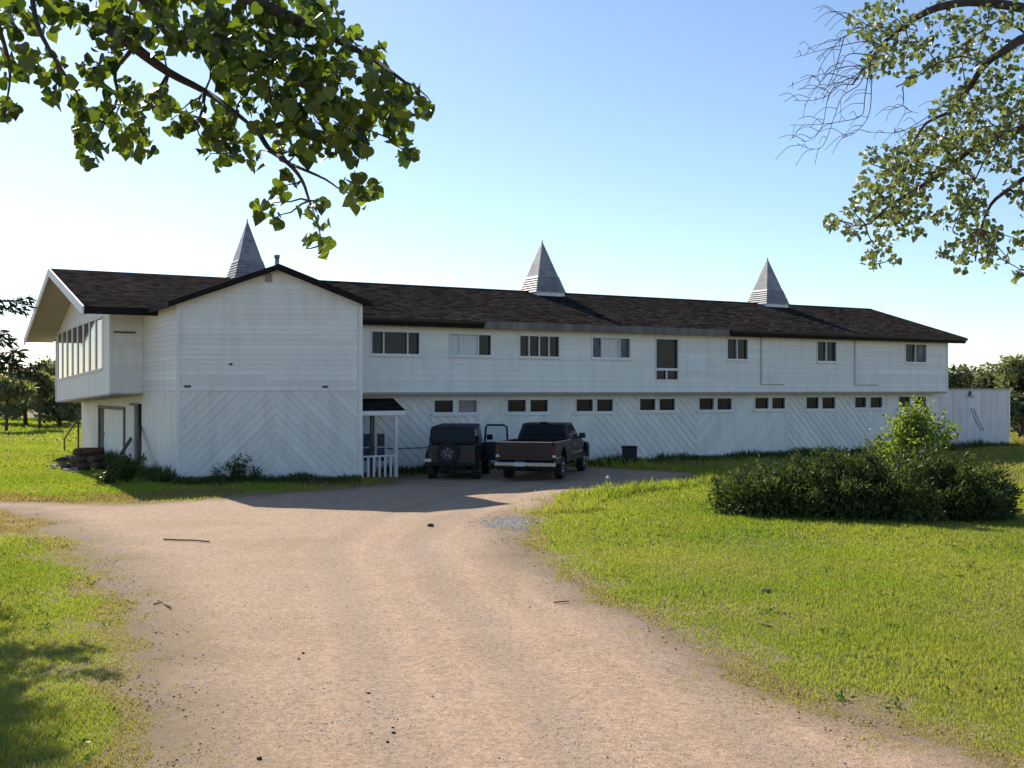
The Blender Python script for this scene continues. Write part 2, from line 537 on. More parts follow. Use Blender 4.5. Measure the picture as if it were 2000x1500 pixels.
def clip(poly, f):
    """keep the part of a convex 2-D polygon where f(p) >= 0 (f linear)"""
    out = []
    for i, p in enumerate(poly):
        q = poly[(i + 1) % len(poly)]
        a, b = f(p), f(q)
        if a >= 0: out.append(p)
        if (a >= 0) != (b >= 0):
            k = a / (a - b)
            out.append((p[0] + (q[0] - p[0]) * k, p[1] + (q[1] - p[1]) * k))
    return out
def clip_rect(poly, x0, x1, y0, y1):
    for f in (lambda p: p[0] - x0, lambda p: x1 - p[0], lambda p: p[1] - y0, lambda p: y1 - p[1]):
        poly = clip(poly, f)
        if len(poly) < 3: return []
    return poly
def area(p):
    return abs(sum(p[i][0] * p[(i + 1) % len(p)][1] - p[(i + 1) % len(p)][0] * p[i][1] for i in range(len(p)))) / 2
def free_cells(x0, x1, z0, z1, holes):
    xs = sorted({x0, x1} | {h[0] for h in holes} | {h[1] for h in holes})
    xs = [x for x in xs if x0 <= x <= x1]
    cells = []
    for a, b in zip(xs, xs[1:]):
        zz = z0
        for h in sorted((h for h in holes if h[0] < b - 1e-6 and h[1] > a + 1e-6), key=lambda h: h[2]):
            if h[2] > zz + 1e-6: cells.append((a, b, zz, h[2]))
            zz = max(zz, h[3])
        if zz < z1 - 1e-6: cells.append((a, b, zz, z1))
    merged = []                                   # join neighbours of equal height
    for c in cells:
        m = next((m for m in merged if abs(m[1] - c[0]) < 1e-6 and abs(m[2] - c[2]) < 1e-6 and abs(m[3] - c[3]) < 1e-6), None)
        if m: m[1] = c[1]
        else: merged.append(list(c))
    return merged

class Wall:
    """a wall plane: o origin, d horizontal direction, n outward normal; (x along d, z up)"""
    def __init__(s, o, d, n):
        s.o, s.d, s.n = Vector(o), Vector(d).normalized(), Vector(n).normalized()
    def p(s, x, z, off=0.0):
        return s.o + s.d * x + s.n * off + Vector((0, 0, z))
    def slab(s, mb, x0, x1, z0, z1, a, b):
        mb.hexa([s.p(x0, z0, a), s.p(x1, z0, a), s.p(x1, z0, b), s.p(x0, z0, b), s.p(x0, z1, a), s.p(x1, z1, a), s.p(x1, z1, b), s.p(x0, z1, b)])
    def backing(s, cells, parent, mat, thick=0.12, name='wall'):
        mb = MB()
        for c in cells: s.slab(mb, c[0], c[1], c[2], c[3], -thick, 0.0)
        return mb.build(name, mat, parent)
    def board(s, polys, perp, width, parent, mat, lap=0.022, base=0.006, name='board'):
        """perp(p) = distance from the lower/outer edge of the board; the lower edge stands proud"""
        polys = [po for po in polys if len(po) > 2 and area(po) > 0.002]
        bb = [(min(q[0] for q in po), max(q[0] for q in po), min(q[1] for q in po), max(q[1] for q in po)) for po in polys]
        grp = list(range(len(polys)))                   # pieces that touch are one board
        for i in range(len(polys)):
            for j in range(i):
                a, b = bb[i], bb[j]
                if a[0] < b[1] + 1e-4 and b[0] < a[1] + 1e-4 and a[2] < b[3] + 1e-4 and b[2] < a[3] + 1e-4:
                    gi, gj = grp[i], grp[j]
                    grp = [gj if g == gi else g for g in grp]
        if len(set(grp)) > 1:
            for g in sorted(set(grp)):
                s.board([p for p, k in zip(polys, grp) if k == g], perp, width, parent, mat, lap, base, name)
            return
        mb = MB()
        for po in polys:
            n = len(po)
            fr = [s.p(q[0], q[1], base + lap * max(0, 1 - perp(q) / width)) for q in po]
            bk = [s.p(q[0], q[1], 0.0005) for q in po]
            mb.add(fr + bk, [tuple(range(n))] + [(i, (i + 1) % n, n + (i + 1) % n, n + i) for i in range(n)])
        if mb.v:
            return mb.build(name, mat, parent)

def lap_siding(w, cells, x0, x1, z0, z1, parent, mat, width=0.2, length=4.6, outline=None, seed=0):
    r = random.Random(seed)
    z = z0
    row = 0
    while z < z1 - 0.02:
        zt = min(z + width, z1)
        cuts = [x0]
        x = x0 + length * (0.35 + 0.65 * r.random())
        while x < x1 - 0.8:
            cuts.append(x); x += length * (0.85 + 0.3 * r.random())
        cuts.append(x1)
        for a, b in zip(cuts, cuts[1:]):
            strip = [(a + 0.0015, z), (b - 0.0015, z), (b - 0.0015, zt - 0.004), (a + 0.0015, zt - 0.004)]
            po = [clip_rect(strip, *c) for c in cells]
            if outline:
                po = [outline(q) for q in po if len(q) > 2]
            jit = r.uniform(-0.003, 0.004)
            w.board(po, lambda q, z=z: q[1] - z, width, parent, mat, lap=0.017 + jit, base=0.006 + max(0, jit))
        z += width; row += 1

def diag_siding(w, cells, x0, x1, z0, z1, parent, mat, sign=1, width=0.2, seed=0):
    """boards at 45 degrees; sign +1 climbs with x"""
    r = random.Random(seed)
    step = width * math.sqrt(2)
    c = z0 - (x1 if sign > 0 else x0 * -1) - 0.0
    lo = min(z - sign * x for x in (x0, x1) for z in (z0, z1))
    hi = max(z - sign * x for x in (x0, x1) for z in (z0, z1))
    k = lo
    while k < hi:
        a, b = k + 0.011, k + step - 0.011
        strip = [(x0, x0 * sign + a), (x1, x1 * sign + a), (x1, x1 * sign + b), (x0, x0 * sign + b)]
        po = []
        for cc in cells:
            q = clip_rect(strip, max(x0, cc[0]), min(x1, cc[1]), max(z0, cc[2]), min(z1, cc[3]))
            if len(q) > 2: po.append(q)
        jit = r.uniform(-0.004, 0.004)
        w.board(po, lambda q, a=a: (q[1] - sign * q[0] - a) / math.sqrt(2), width, parent, mat, lap=0.017 + jit, base=0.006 + max(0, jit))
        k += step

def window(w, parent, x0, x1, z0, z1, panes, mat='glass', frame=0.06, sill=True, name='window', pane_mats=None, depth=0.07):
    """recessed panes, a proud frame, mullions and a sill; panes = fractions of dividers"""
    fr = MB()
    f = frame
    o1 = 0.045
    w.slab(fr, x0 - f, x1 + f, z1, z1 + f, -0.10, o1)
    w.slab(fr, x0 - f, x1 + f, z0 - f, z0, -0.10, o1)
    w.slab(fr, x0 - f, x0, z0, z1, -0.10, o1 - 0.003)
    w.slab(fr, x1, x1 + f, z0, z1, -0.10, o1 - 0.003)
    fo = fr.build(name, 'trim', parent)
    edges = [0] + list(panes) + [1]
    for i, (a, b) in enumerate(zip(edges, edges[1:])):
        xa, xb = x0 + (x1 - x0) * a, x0 + (x1 - x0) * b
        if i:
            mu = MB(); w.slab(mu, xa - 0.022, xa + 0.022, z0, z1, -0.09, 0.012); mu.build('mullion', 'trim', fo)
            xa += 0.022
        if i < len(edges) - 2: xb -= 0.022
        pm = MB(); w.slab(pm, xa, xb, z0, z1, -depth - 0.02, -depth)
        pm.build('pane', pane_mats[i] if pane_mats else mat, fo)
    if sill:
        sm = MB(); w.slab(sm, x0 - f - 0.03, x1 + f + 0.03, z0 - f - 0.045, z0 - f - 0.002, 0.0, 0.085); sm.build('sill', 'trim', fo)
    return fo

# ------------------------------------------------------------------ the long white building
TU = -0.55                       # plane of the overhanging upper storey
S0, S1 = -1.69, 29.1             # visible run of the long front
ZB, ZE = 2.79, 5.25              # underside of upper storey, top of its wall
house = empty('lodge_building', B(10, 4, 0))
tag(house, 'long white two-storey building with dark shingle roof and three roof spires', 'building')

up = Wall(B(0, TU, 0), U, -V_)
lo = Wall(B(0, 0, 0), U, -V_)

def hole(w, t, a, b, y0, y1):
    s0, s1 = s_at(a, t), s_at(b, t)
    p = B((s0 + s1) / 2, t, 0)
    return (s0, s1, z_at(y1, p), z_at(y0, p))

UPW = [  # pixels, dividers, pane materials
    ((726, 818, 649, 691), (0.25, 0.76), None),
    ((878, 958, 654, 693), (0.26, 0.70), ('board_up', 'board_up', 'glass')),
    ((1015, 1091, 657, 696), (0.24, 0.5, 0.75), None),
    ((1157, 1229, 661, 698), (0.25, 0.74), ('glass_grey', 'board_up', 'glass_grey')),
    ((1420, 1459, 663, 701), (0.5,), None),
    ((1596, 1632, 668, 705), (0.5,), None),
    ((1768, 1808, 673, 707), (0.5,), ('glass', 'glass_grey')),
]
up_holes = [hole(up, TU, *w[0]) for w in UPW]
door_hole = hole(up, TU, 1281, 1323, 663, 741)
cells = free_cells(S0, S1, ZB, ZE, up_holes + [door_hole])
wall_up = up.backing(cells, house, 'white')
lap_siding(up, cells, S0, S1, ZB, ZE, wall_up, 'white', seed=1, length=40)
for h, (px, dv, pm) in zip(up_holes, UPW):
    window(up, house, *h, dv, pane_mats=pm, frame=0.055)
# balcony door: tall dark opening with a mid rail
d = window(up, house, *door_hole, (), frame=0.05, sill=False, name='door')
zz = door_hole[2] + (door_hole[3] - door_hole[2]) * 0.25
m = MB(); up.slab(m, door_hole[0], door_hole[1], zz - 0.05, zz + 0.05, -0.06, 0.02); m.build('mid_rail', 'trim', d)
xm = (door_hole[0] + door_hole[1]) / 2
m = MB(); up.slab(m, xm - 0.025, xm + 0.025, door_hole[2], zz - 0.05, -0.06, 0.015); m.build('mullion', 'trim', d)
ph = hole(up, TU, 1343, 1375, 698, 725)
m = MB(); up.slab(m, *ph, 0.0, 0.034); m.build('patch_panel', 'patch', house)
for a, b, y0, y1 in ((1485, 1530, 656, 751), (1668, 1712, 658, 752)):   # conduit running down and along the siding
    h = hole(up, TU, a, b, y0, y1)
    m = MB()
    m.tube([up.p(h[0], ZE - 0.02, 0.055), up.p(h[0], h[2], 0.055), up.p(h[1], h[2], 0.055)], 0.014, 6)
    m.build('conduit', 'fascia_old', house)
# corner boards and drip board of the upper storey
m = MB(); up.slab(m, S1 - 0.10, S1 + 0.03, ZB - 0.01, ZE, -0.02, 0.042); m.build('corner_board', 'trim', house)
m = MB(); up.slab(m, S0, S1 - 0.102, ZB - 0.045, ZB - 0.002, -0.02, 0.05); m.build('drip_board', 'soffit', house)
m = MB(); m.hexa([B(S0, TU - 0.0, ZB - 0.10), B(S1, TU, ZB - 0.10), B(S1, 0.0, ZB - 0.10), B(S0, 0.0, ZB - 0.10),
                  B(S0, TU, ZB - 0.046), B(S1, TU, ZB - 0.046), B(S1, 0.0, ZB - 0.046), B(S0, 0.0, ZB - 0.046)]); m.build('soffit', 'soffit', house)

LOW = [(848, 884, 895, 930, 782, 805), (991, 1026, 1035, 1069, 781, 804), (1125, 1157, 1165, 1196, 780, 803), (1249, 1279, 1287, 1317, 779, 801),
       (1365, 1393, 1400, 1428, 778, 800), (1474, 1500, 1507, 1532, 777, 798), (1574, 1598, 1605, 1630, 776, 798), (1669, 1691, 1699, 1722, 776, 796),
       (1755, 1776, 1785, 1807, 775, 795)]
low_holes = []
for a, b, c, d_, y0, y1 in LOW:
    low_holes += [hole(lo, 0, a, b, y0, y1), hole(lo, 0, c, d_, y0, y1)]
ZL = ZB - 0.1
cells = free_cells(S0, S1, 0, ZL, low_holes)
wall_lo = lo.backing(cells, house, 'white_low')
seg = [S0, 4.1, 9.2, 14.3, 19.4, 24.4, S1]
for i, (a, b) in enumerate(zip(seg, seg[1:])):
    diag_siding(lo, cells, a, b, 0.05, ZL, wall_lo, 'white_low', sign=-1 if i % 2 == 0 else 1, width=0.26, seed=i)
for i, h in enumerate(low_holes):
    window(lo, house, *h, (), frame=0.05, sill=False, mat='curtain' if i == 1 else ('glass' if i % 3 else 'glass'), depth=0.06)
    if i % 2 == 0:
        m = MB(); lo.slab(m, h[0] - 0.12, low_holes[i + 1][1] + 0.12, h[2] - 0.14, h[2] - 0.053, 0.0, 0.075); m.build('sill', 'trim', house)
# right end of the upper storey and of the lower storey (plain)
TBK = 10.3
for s, z0, z1, t0 in ((S1 - 0.06, ZB - 0.1, ZE, TU + 0.125), (S1 - 0.06, 0, ZB - 0.1, 0.125)):
    m = MB(); m.hexa([B(s - 0.1, t0, z0), B(s, t0, z0), B(s, TBK, z0), B(s - 0.1, TBK, z0), B(s - 0.1, t0, z1), B(s, t0, z1), B(s, TBK, z1), B(s - 0.1, TBK, z1)])
    m.build('wall', 'white', house)
m = MB(); m.prism([B(S1 - 0.06, -0.5, ZE), B(S1 - 0.06, TBK, ZE), B(S1 - 0.06, 4.69, 6.85)], -U * 0.1); m.build('gable_wall', 'white', house)
m = MB(); m.hexa([B(-2.4, TBK, 0), B(S1 - 0.06, TBK, 0), B(S1 - 0.06, TBK + 0.12, 0), B(-2.4, TBK + 0.12, 0),
                  B(-2.4, TBK, ZE), B(S1 - 0.06, TBK, ZE), B(S1 - 0.06, TBK + 0.12, ZE), B(-2.4, TBK + 0.12, ZE)]); m.build('wall', 'white', house)

# main roof
RT, RZ = 4.69, 7.07              # ridge
ET, EZ = -1.07, 5.34             # front eave
BT, BZ = 11.67, 4.97             # back eave
R0, R1 = -2.4, 29.75
def slab4(mb, pts, th):
    mb.hexa([p - Vector((0, 0, th)) for p in pts] + list(pts))
main_roof = empty('tmp'); bpy.data.objects.remove(main_roof)
m = MB(); slab4(m, [B(R0, ET, EZ), B(R1, ET, EZ), B(R1, RT, RZ), B(R0, RT, RZ)], 0.10); main_roof = m.build('roof', 'shingle', house)
m = MB(); slab4(m, [B(R0, RT + 0.004, RZ), B(R1, RT + 0.004, RZ), B(R1, BT, BZ), B(R0, BT, BZ)], 0.10); m.build('roof', 'shingle', house)
m = MB()
m.prism([B(R0, RT - 0.16, RZ - 0.03), B(R0, RT, RZ + 0.03), B(R0, RT + 0.16, RZ - 0.03)], U * (R1 - R0)); m.build('ridge_cap', 'shingle', main_roof)
# fascia boards, bare where the gutter is gone, and two runs of dark gutter
fa = Wall(B(0, ET, 0), U, -V_)
g1, g2 = s_at(946, ET), s_at(1425, ET)
for a, b, mt in ((R0, g1, 'fascia_dark'), (g1 + 0.003, g2, 'fascia_old'), (g2 + 0.003, R1, 'fascia_dark')):
    m = MB(); fa.slab(m, a, b, EZ - 0.27, EZ - 0.004, -0.05, 0.004); m.build('fascia', mt, main_roof)
for a, b in ((R0, g1 - 0.02), (g2 + 0.02, R1 + 0.03)):
    m = MB(); m.prism([fa.p(a, EZ - 0.02, 0.006), fa.p(a, EZ - 0.02, 0.13), fa.p(a, EZ - 0.08, 0.12), fa.p(a, EZ - 0.15, 0.09), fa.p(a, EZ - 0.15, 0.006)], U * (b - a)); m.build('gutter', 'gutter', main_roof)
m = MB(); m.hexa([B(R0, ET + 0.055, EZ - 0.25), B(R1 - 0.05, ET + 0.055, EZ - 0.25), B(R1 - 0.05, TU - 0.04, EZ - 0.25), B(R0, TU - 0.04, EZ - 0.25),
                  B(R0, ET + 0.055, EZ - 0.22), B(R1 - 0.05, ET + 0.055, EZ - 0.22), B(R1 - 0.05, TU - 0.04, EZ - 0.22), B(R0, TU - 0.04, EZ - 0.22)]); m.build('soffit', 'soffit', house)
for (ta, za, tb, zb) in ((ET, EZ, RT, RZ), (RT, RZ, BT, BZ)):
    m = MB(); m.prism([B(R1 + 0.003, ta, za - 0.24), B(R1 + 0.003, tb, zb - 0.24), B(R1 + 0.003, tb, zb + 0.01), B(R1 + 0.003, ta, za + 0.01)], U * 0.04); m.build('rake_board', 'fascia_dark', main_roof)

# ---- wing with the street gable
A = Vector((-10.46, 34.45, 0)); Bc = Vector((-4.82, 35.24, 0))
wd = (Bc - A); WL = wd.length; wd.normalize(); wnrm = Vector((wd.y, -wd.x, 0))
wf = Wall(A, wd, wnrm)
WE, WP, WX = 5.62, 6.70, 0.526 * WL
ZS = 2.84
cells = [(0, WL, 0, ZS)]
w_lo = wf.backing([[0, WL, 0, ZS]], house, 'white_low')
diag_siding(wf, cells, 0.0, WX, 0.04, ZS, w_lo, 'white_low', sign=1, width=0.21, seed=11)
diag_siding(wf, cells, WX, WL, 0.04, ZS, w_lo, 'white_low', sign=-1, width=0.21, seed=12)
m = MB(); m.prism([wf.p(0, ZS, -0.12), wf.p(WL, ZS, -0.12), wf.p(WL, WE, -0.12), wf.p(WX, WP, -0.12), wf.p(0, WE, -0.12)], wnrm * 0.12)
w_up = m.build('wall', 'white', house)
def gable(poly):
    poly = clip(poly, lambda p: WE + (WP - WE) * p[0] / WX - p[1])
    if len(poly) > 2: poly = clip(poly, lambda p: WE + (WP - WE) * (WL - p[0]) / (WL - WX) - p[1])
    return poly
lap_siding(wf, [(0, WL, ZS, WP)], 0, WL, ZS + 0.03, WP, w_up, 'white', outline=gable, seed=3, length=7.5, width=0.16)
m = MB(); wf.slab(m, 0, WL, ZS - 0.012, ZS + 0.028, 0.0, 0.045); m.build('belt_board', 'trim', house)
m = MB(); wf.slab(m, -0.035, 0.075, 0, WE - 0.03, -0.02, 0.05); m.build('corner_board', 'trim', house)
m = MB(); wf.slab(m, WL - 0.075, WL + 0.035, 0, WE - 0.03, -0.02, 0.05); m.build('corner_board', 'trim', house)
xv = WX - 0.18
vent = MB(); wf.slab(vent, xv - 0.13, xv + 0.08, WP - 0.42, WP - 0.16, 0.02, 0.06); vent = vent.build('gable_vent', 'curtain', house)
for k in range(4):
    m = MB(); wf.slab(m, xv - 0.12, xv + 0.07, WP - 0.40 + k * 0.06, WP - 0.375 + k * 0.06, 0.0605, 0.075); m.build('louver', 'soffit', vent)
for x, z, r in ((1.62, 3.68, 0.05), (0.30, 2.98, 0.10), (4.55, 2.97, 0.09)):         # old fixing holes and a chipped patch
    m = MB(); wf.slab(m, x - r, x + r, z - 0.03, z + 0.04, 0.0, 0.036); m.build('chipped_patch', 'brown', house)
# wing side walls run back along v
SA = (A - P0).dot(U); TA = (A - P0).dot(V_)
SB = (Bc - P0).dot(U); TB = (Bc - P0).dot(V_)
TBAY = 4.5
wl = Wall(A + V_ * (TBAY - TA), -V_, -U)          # x runs from the bay towards the street
WLL = TBAY - TA
wl.backing([[0, WLL, 0, ZS]], house, 'white_panel')
w_s = wl.backing([[0, WLL, ZS, WE]], house, 'white')
lap_siding(wl, [(0, WLL, ZS, WE)], 0, WLL, ZS + 0.03, WE, w_s, 'white', seed=5, length=8, width=0.16)
for k in range(5):
    m = MB(); wl.slab(m, k * WLL / 5 + 0.004, (k + 1) * WLL / 5 - 0.004, 0.03, ZS - 0.015, 0.0, 0.014); m.build('panel', 'white_panel', house)
m = MB(); wl.slab(m, 0, WLL, ZS - 0.012, ZS + 0.028, 0.0, 0.04); m.build('belt_board', 'trim', house)
m = MB(); m.hexa([Bc + V_ * 0.01 - U * 0.12, Bc + V_ * 0.01, B(SB, 0.0, 0), B(SB - 0.12, 0.0, 0),
                  Bc + V_ * 0.01 - U * 0.12 + Vector((0, 0, WE)), Bc + V_ * 0.01 + Vector((0, 0, WE)), B(SB, 0, WE), B(SB - 0.12, 0, WE)]); m.build('wall', 'white', house)
# wing roof
Pk = A + wd * WX
OV = V_ * 0.38
pitch = (WP - WE) / WX
zr = WP + 0.12
eL = A - wd * 0.34 - OV; eR = Bc + wd * 0.22 - OV
zeL = zr - pitch * (WX + 0.34); zeR = zr - (WP - WE) / (WL - WX) * (WL - WX + 0.22)
rf = Pk - OV
def Z(p, z): return Vector((p.x, p.y, z))
bk = 5.4
m = MB(); slab4(m, [Z(eL, zeL), Z(rf, zr), Z(B((Pk - P0).dot(U), 8.8, 0), zr), Z(eL + V_ * (bk - 0.3), zeL)], 0.09); wroof = m.build('roof', 'shingle', house)
m = MB(); slab4(m, [Z(rf, zr + 0.001), Z(eR, zeR), Z(eR + V_ * 6.0, zeR), Z(B((Pk - P0).dot(U), 8.8, 0), zr + 0.001)], 0.09); m.build('roof', 'shingle', house)
for a, za, b, zb in ((eL, zeL, rf, zr), (rf, zr, eR, zeR)):
    m = MB(); m.prism([Z(a, za - 0.17), Z(b, zb - 0.17), Z(b, zb + 0.012), Z(a, za + 0.012)], wnrm * 0.05); m.build('rake_board', 'fascia_dark', wroof)
m = MB(); m.hexa([Z(eL - wd * 0.03, zeL - 0.19), Z(eL, zeL - 0.19), Z(eL + V_ * 3.3, zeL - 0.19), Z(eL - wd * 0.03 + V_ * 3.3, zeL - 0.19),
                  Z(eL - wd * 0.03, zeL + 0.01), Z(eL, zeL + 0.01), Z(eL + V_ * 3.3, zeL + 0.01), Z(eL - wd * 0.03 + V_ * 3.3, zeL + 0.01)]); m.build('fascia', 'fascia_dark', wroof)
m = MB(); m.hexa([Z(eL, zeL - 0.17), Z(A + wnrm * 0.06, zeL - 0.05), Z(A + V_ * 4.5, zeL - 0.05), Z(eL + V_ * 4.5, zeL - 0.17),
                  Z(eL, zeL - 0.15), Z(A + wnrm * 0.06, zeL - 0.02), Z(A + V_ * 4.5, zeL - 0.02), Z(eL + V_ * 4.5, zeL - 0.15)]); m.build('soffit', 'soffit', house)
# flue pipe on the wing ridge
fp = at(541, 518, 35.6)
m = MB(); m.tube([Vector((fp.x, fp.y, zr - 0.2)), Vector((fp.x, fp.y, zr + 0.33))], 0.075, 12)
m.tube([Vector((fp.x, fp.y, zr + 0.33)), Vector((fp.x, fp.y, zr + 0.42))], 0.095, 12); m.build('flue_pipe', 'steel', wroof)

# ---- big left section: gable end with the overhanging bay
LE_T, LE_Z = 2.17, 5.59
LR_T, LR_Z = 10.5, 7.61
LB_T, LB_Z = 18.9, 5.20
L0, L1 = -9.3, 0.9
m = MB(); slab4(m, [B(L0, LE_T, LE_Z), B(L1, LE_T, LE_Z), B(L1, LR_T, LR_Z), B(L0, LR_T, LR_Z)], 0.10); lroof = m.build('roof', 'shingle', house)
m = MB(); slab4(m, [B(L0, LR_T + 0.004, LR_Z), B(L1, LR_T + 0.004, LR_Z), B(L1, LB_T, LB_Z), B(L0, LB_T, LB_Z)], 0.10); m.build('roof', 'shingle', house)
for (ta, za, tb, zb) in ((LE_T, LE_Z, LR_T, LR_Z), (LR_T, LR_Z, LB_T, LB_Z)):
    m = MB(); m.prism([B(L0 - 0.003, ta, za - 0.30), B(L0 - 0.003, tb, zb - 0.30), B(L0 - 0.003, tb, zb + 0.012), B(L0 - 0.003, ta, za + 0.012)], -U * 0.05); m.build('rake_board', 'trim', lroof)
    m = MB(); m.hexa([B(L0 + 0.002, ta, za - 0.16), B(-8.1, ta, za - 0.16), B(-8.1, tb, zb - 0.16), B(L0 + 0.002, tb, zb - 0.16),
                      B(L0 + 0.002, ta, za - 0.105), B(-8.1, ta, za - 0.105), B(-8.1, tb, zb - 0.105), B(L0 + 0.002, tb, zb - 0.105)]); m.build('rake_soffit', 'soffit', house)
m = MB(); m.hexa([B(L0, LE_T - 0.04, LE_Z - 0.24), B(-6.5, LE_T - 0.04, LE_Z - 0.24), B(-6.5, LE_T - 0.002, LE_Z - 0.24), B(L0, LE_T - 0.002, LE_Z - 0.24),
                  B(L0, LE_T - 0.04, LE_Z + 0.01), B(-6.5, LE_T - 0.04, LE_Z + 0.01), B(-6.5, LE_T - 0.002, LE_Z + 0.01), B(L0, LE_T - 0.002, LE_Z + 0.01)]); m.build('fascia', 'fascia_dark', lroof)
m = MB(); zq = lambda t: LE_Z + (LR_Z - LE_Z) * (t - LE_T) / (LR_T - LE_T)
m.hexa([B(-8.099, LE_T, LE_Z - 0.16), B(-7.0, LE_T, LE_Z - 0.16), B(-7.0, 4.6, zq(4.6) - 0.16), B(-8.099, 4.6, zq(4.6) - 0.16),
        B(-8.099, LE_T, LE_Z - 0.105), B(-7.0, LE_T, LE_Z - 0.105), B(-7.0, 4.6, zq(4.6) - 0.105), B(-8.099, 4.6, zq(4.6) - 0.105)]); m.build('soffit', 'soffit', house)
SE = SA                                    # plane of the end wall
SBAY = -8.09
TB1 = 18.0
def sag(t):                                # the old bay has sagged towards its far end
    return 2.76 - 0.40 * (t - TBAY) / (TB1 - TBAY)
# bay front face
bf = Wall(B(SBAY, TBAY, 0), U, -V_)
BL = SE - SBAY - 0.02
b1 = bf.backing([[0, BL, 2.76, 6.0]], house, 'white')
lap_siding(bf, [(0, BL, 2.76, 6.0)], 0, BL, 2.77, 6.0, b1, 'white', seed=8, length=6)
m = MB(); bf.slab(m, 0.12, 0.85, 4.86, 4.92, 0.0, 0.035); m.build('chipped_patch', 'brown', house)
m = MB(); bf.slab(m, -0.035, 0.07, 2.75, 5.98, -0.02, 0.045); m.build('corner_board', 'trim', house)
# bay end face, x runs from the near corner to the far one
be = Wall(B(SBAY, TBAY, 0), V_, -U)
def zwt(t): return 5.50 - 0.07 * (t - 6) / 12.3
def zwb(t): return 3.64 - 0.34 * (t - 6) / 12.3
T0, T1 = 6.0, 17.5
XB = TB1 - TBAY
m = MB()
def eslab(mb, ta, tb, za, zb, zc, zd, a, b):   # quad wall piece: za,zc bottom/top at ta; zb,zd at tb
    x0, x1 = ta - TBAY, tb - TBAY
    mb.hexa([be.p(x0, za, a), be.p(x1, zb, a), be.p(x1, zb, b), be.p(x0, za, b), be.p(x0, zc, a), be.p(x1, zd, a), be.p(x1, zd, b), be.p(x0, zc, b)])
ROOFZ = lambda t: (LE_Z + (LR_Z - LE_Z) * (t - LE_T) / (LR_T - LE_T) if t < LR_T else LR_Z + (LB_Z - LR_Z) * (t - LR_T) / (LB_T - LR_T)) - 0.17
eslab(m, TBAY, TB1, sag(TBAY), sag(TB1), zwb(TBAY), zwb(TB1), -0.1, 0)
eslab(m, TBAY, T0, zwb(TBAY), zwb(T0), zwt(TBAY), zwt(T0), -0.1, 0)
eslab(m, T1, TB1, zwb(T1), zwb(TB1), zwt(T1), zwt(TB1), -0.1, 0)
bay = m.build('bay_wall', 'white_panel', house)
m = MB()
eslab(m, TBAY, LR_T, zwt(TBAY), zwt(LR_T), ROOFZ(TBAY), ROOFZ(LR_T), -0.1, 0)
eslab(m, LR_T, TB1, zwt(LR_T), zwt(TB1), ROOFZ(LR_T), ROOFZ(TB1), -0.1, 0)
m.build('gable_wall', 'white_panel', house)
bwin = MB(); eslab(bwin, T0, T1, zwt(T0) - 0.04, zwt(T1) - 0.04, zwt(T0) + 0.03, zwt(T1) + 0.03, 0.0, 0.05)
eslab(bwin, T0, T1, zwb(T0) - 0.06, zwb(T1) - 0.06, zwb(T0) + 0.02, zwb(T1) + 0.02, 0.0, 0.05)
bwin = bwin.build('bay_window', 'trim', house)
NP = 8
for i in range(NP + 1):
    t = T0 + (T1 - T0) * i / NP
    m = MB(); eslab(m, t - 0.14, t + 0.14, zwb(t) + 0.02, zwb(t) + 0.02, zwt(t) - 0.04, zwt(t) - 0.04, -0.09, 0.012); m.build('mullion', 'trim', bwin)
for i in range(NP):
    a = T0 + (T1 - T0) * i / NP + 0.14; b = T0 + (T1 - T0) * (i + 1) / NP - 0.14
    m = MB(); eslab(m, a, b, zwb(a), zwb(b), zwt(a), zwt(b), -0.04, -0.012); m.build('pane', 'glass_bay', bwin)
lv = MB(); eslab(lv, 8.4, 10.6, 5.83, 5.83, 6.45, 6.45, 0.0, 0.04); lv = lv.build('gable_vent', 'brown', house)
for k in range(6):
    m = MB(); eslab(m, 8.45, 10.55, 5.87 + k * 0.1, 5.87 + k * 0.1, 5.91 + k * 0.1, 5.91 + k * 0.1, 0.0405, 0.06); m.build('louver', 'fascia_dark', lv)
m = MB(); m.hexa([B(SBAY, TBAY, sag(TBAY) - 0.06), B(SE, TBAY, sag(TBAY) - 0.06), B(SE, TB1, sag(TB1) - 0.06), B(SBAY, TB1, sag(TB1) - 0.06),
                  B(SBAY, TBAY, sag(TBAY) - 0.002), B(SE, TBAY, sag(TBAY) - 0.002), B(SE, TB1, sag(TB1) - 0.002), B(SBAY, TB1, sag(TB1) - 0.002)]); m.build('bay_soffit', 'soffit', house)
m = MB(); eslab(m, TB1 - 0.1, TB1 + 0.02, sag(TB1) - 0.03, sag(TB1) - 0.03, zwt(TB1), zwt(TB1), -0.1, 0.035); m.build('corner_board', 'trim', house)
m = MB(); m.hexa([B(SBAY, TB1 - 0.12, 2.4), B(SE, TB1 - 0.12, 2.4), B(SE, TB1 - 0.01, 2.4), B(SBAY, TB1 - 0.01, 2.4),
                  B(SBAY, TB1 - 0.12, 5.9), B(SE, TB1 - 0.12, 5.9), B(SE, TB1 - 0.01, 5.9), B(SBAY, TB1 - 0.01, 5.9)]); m.build('bay_wall', 'white_panel', house)
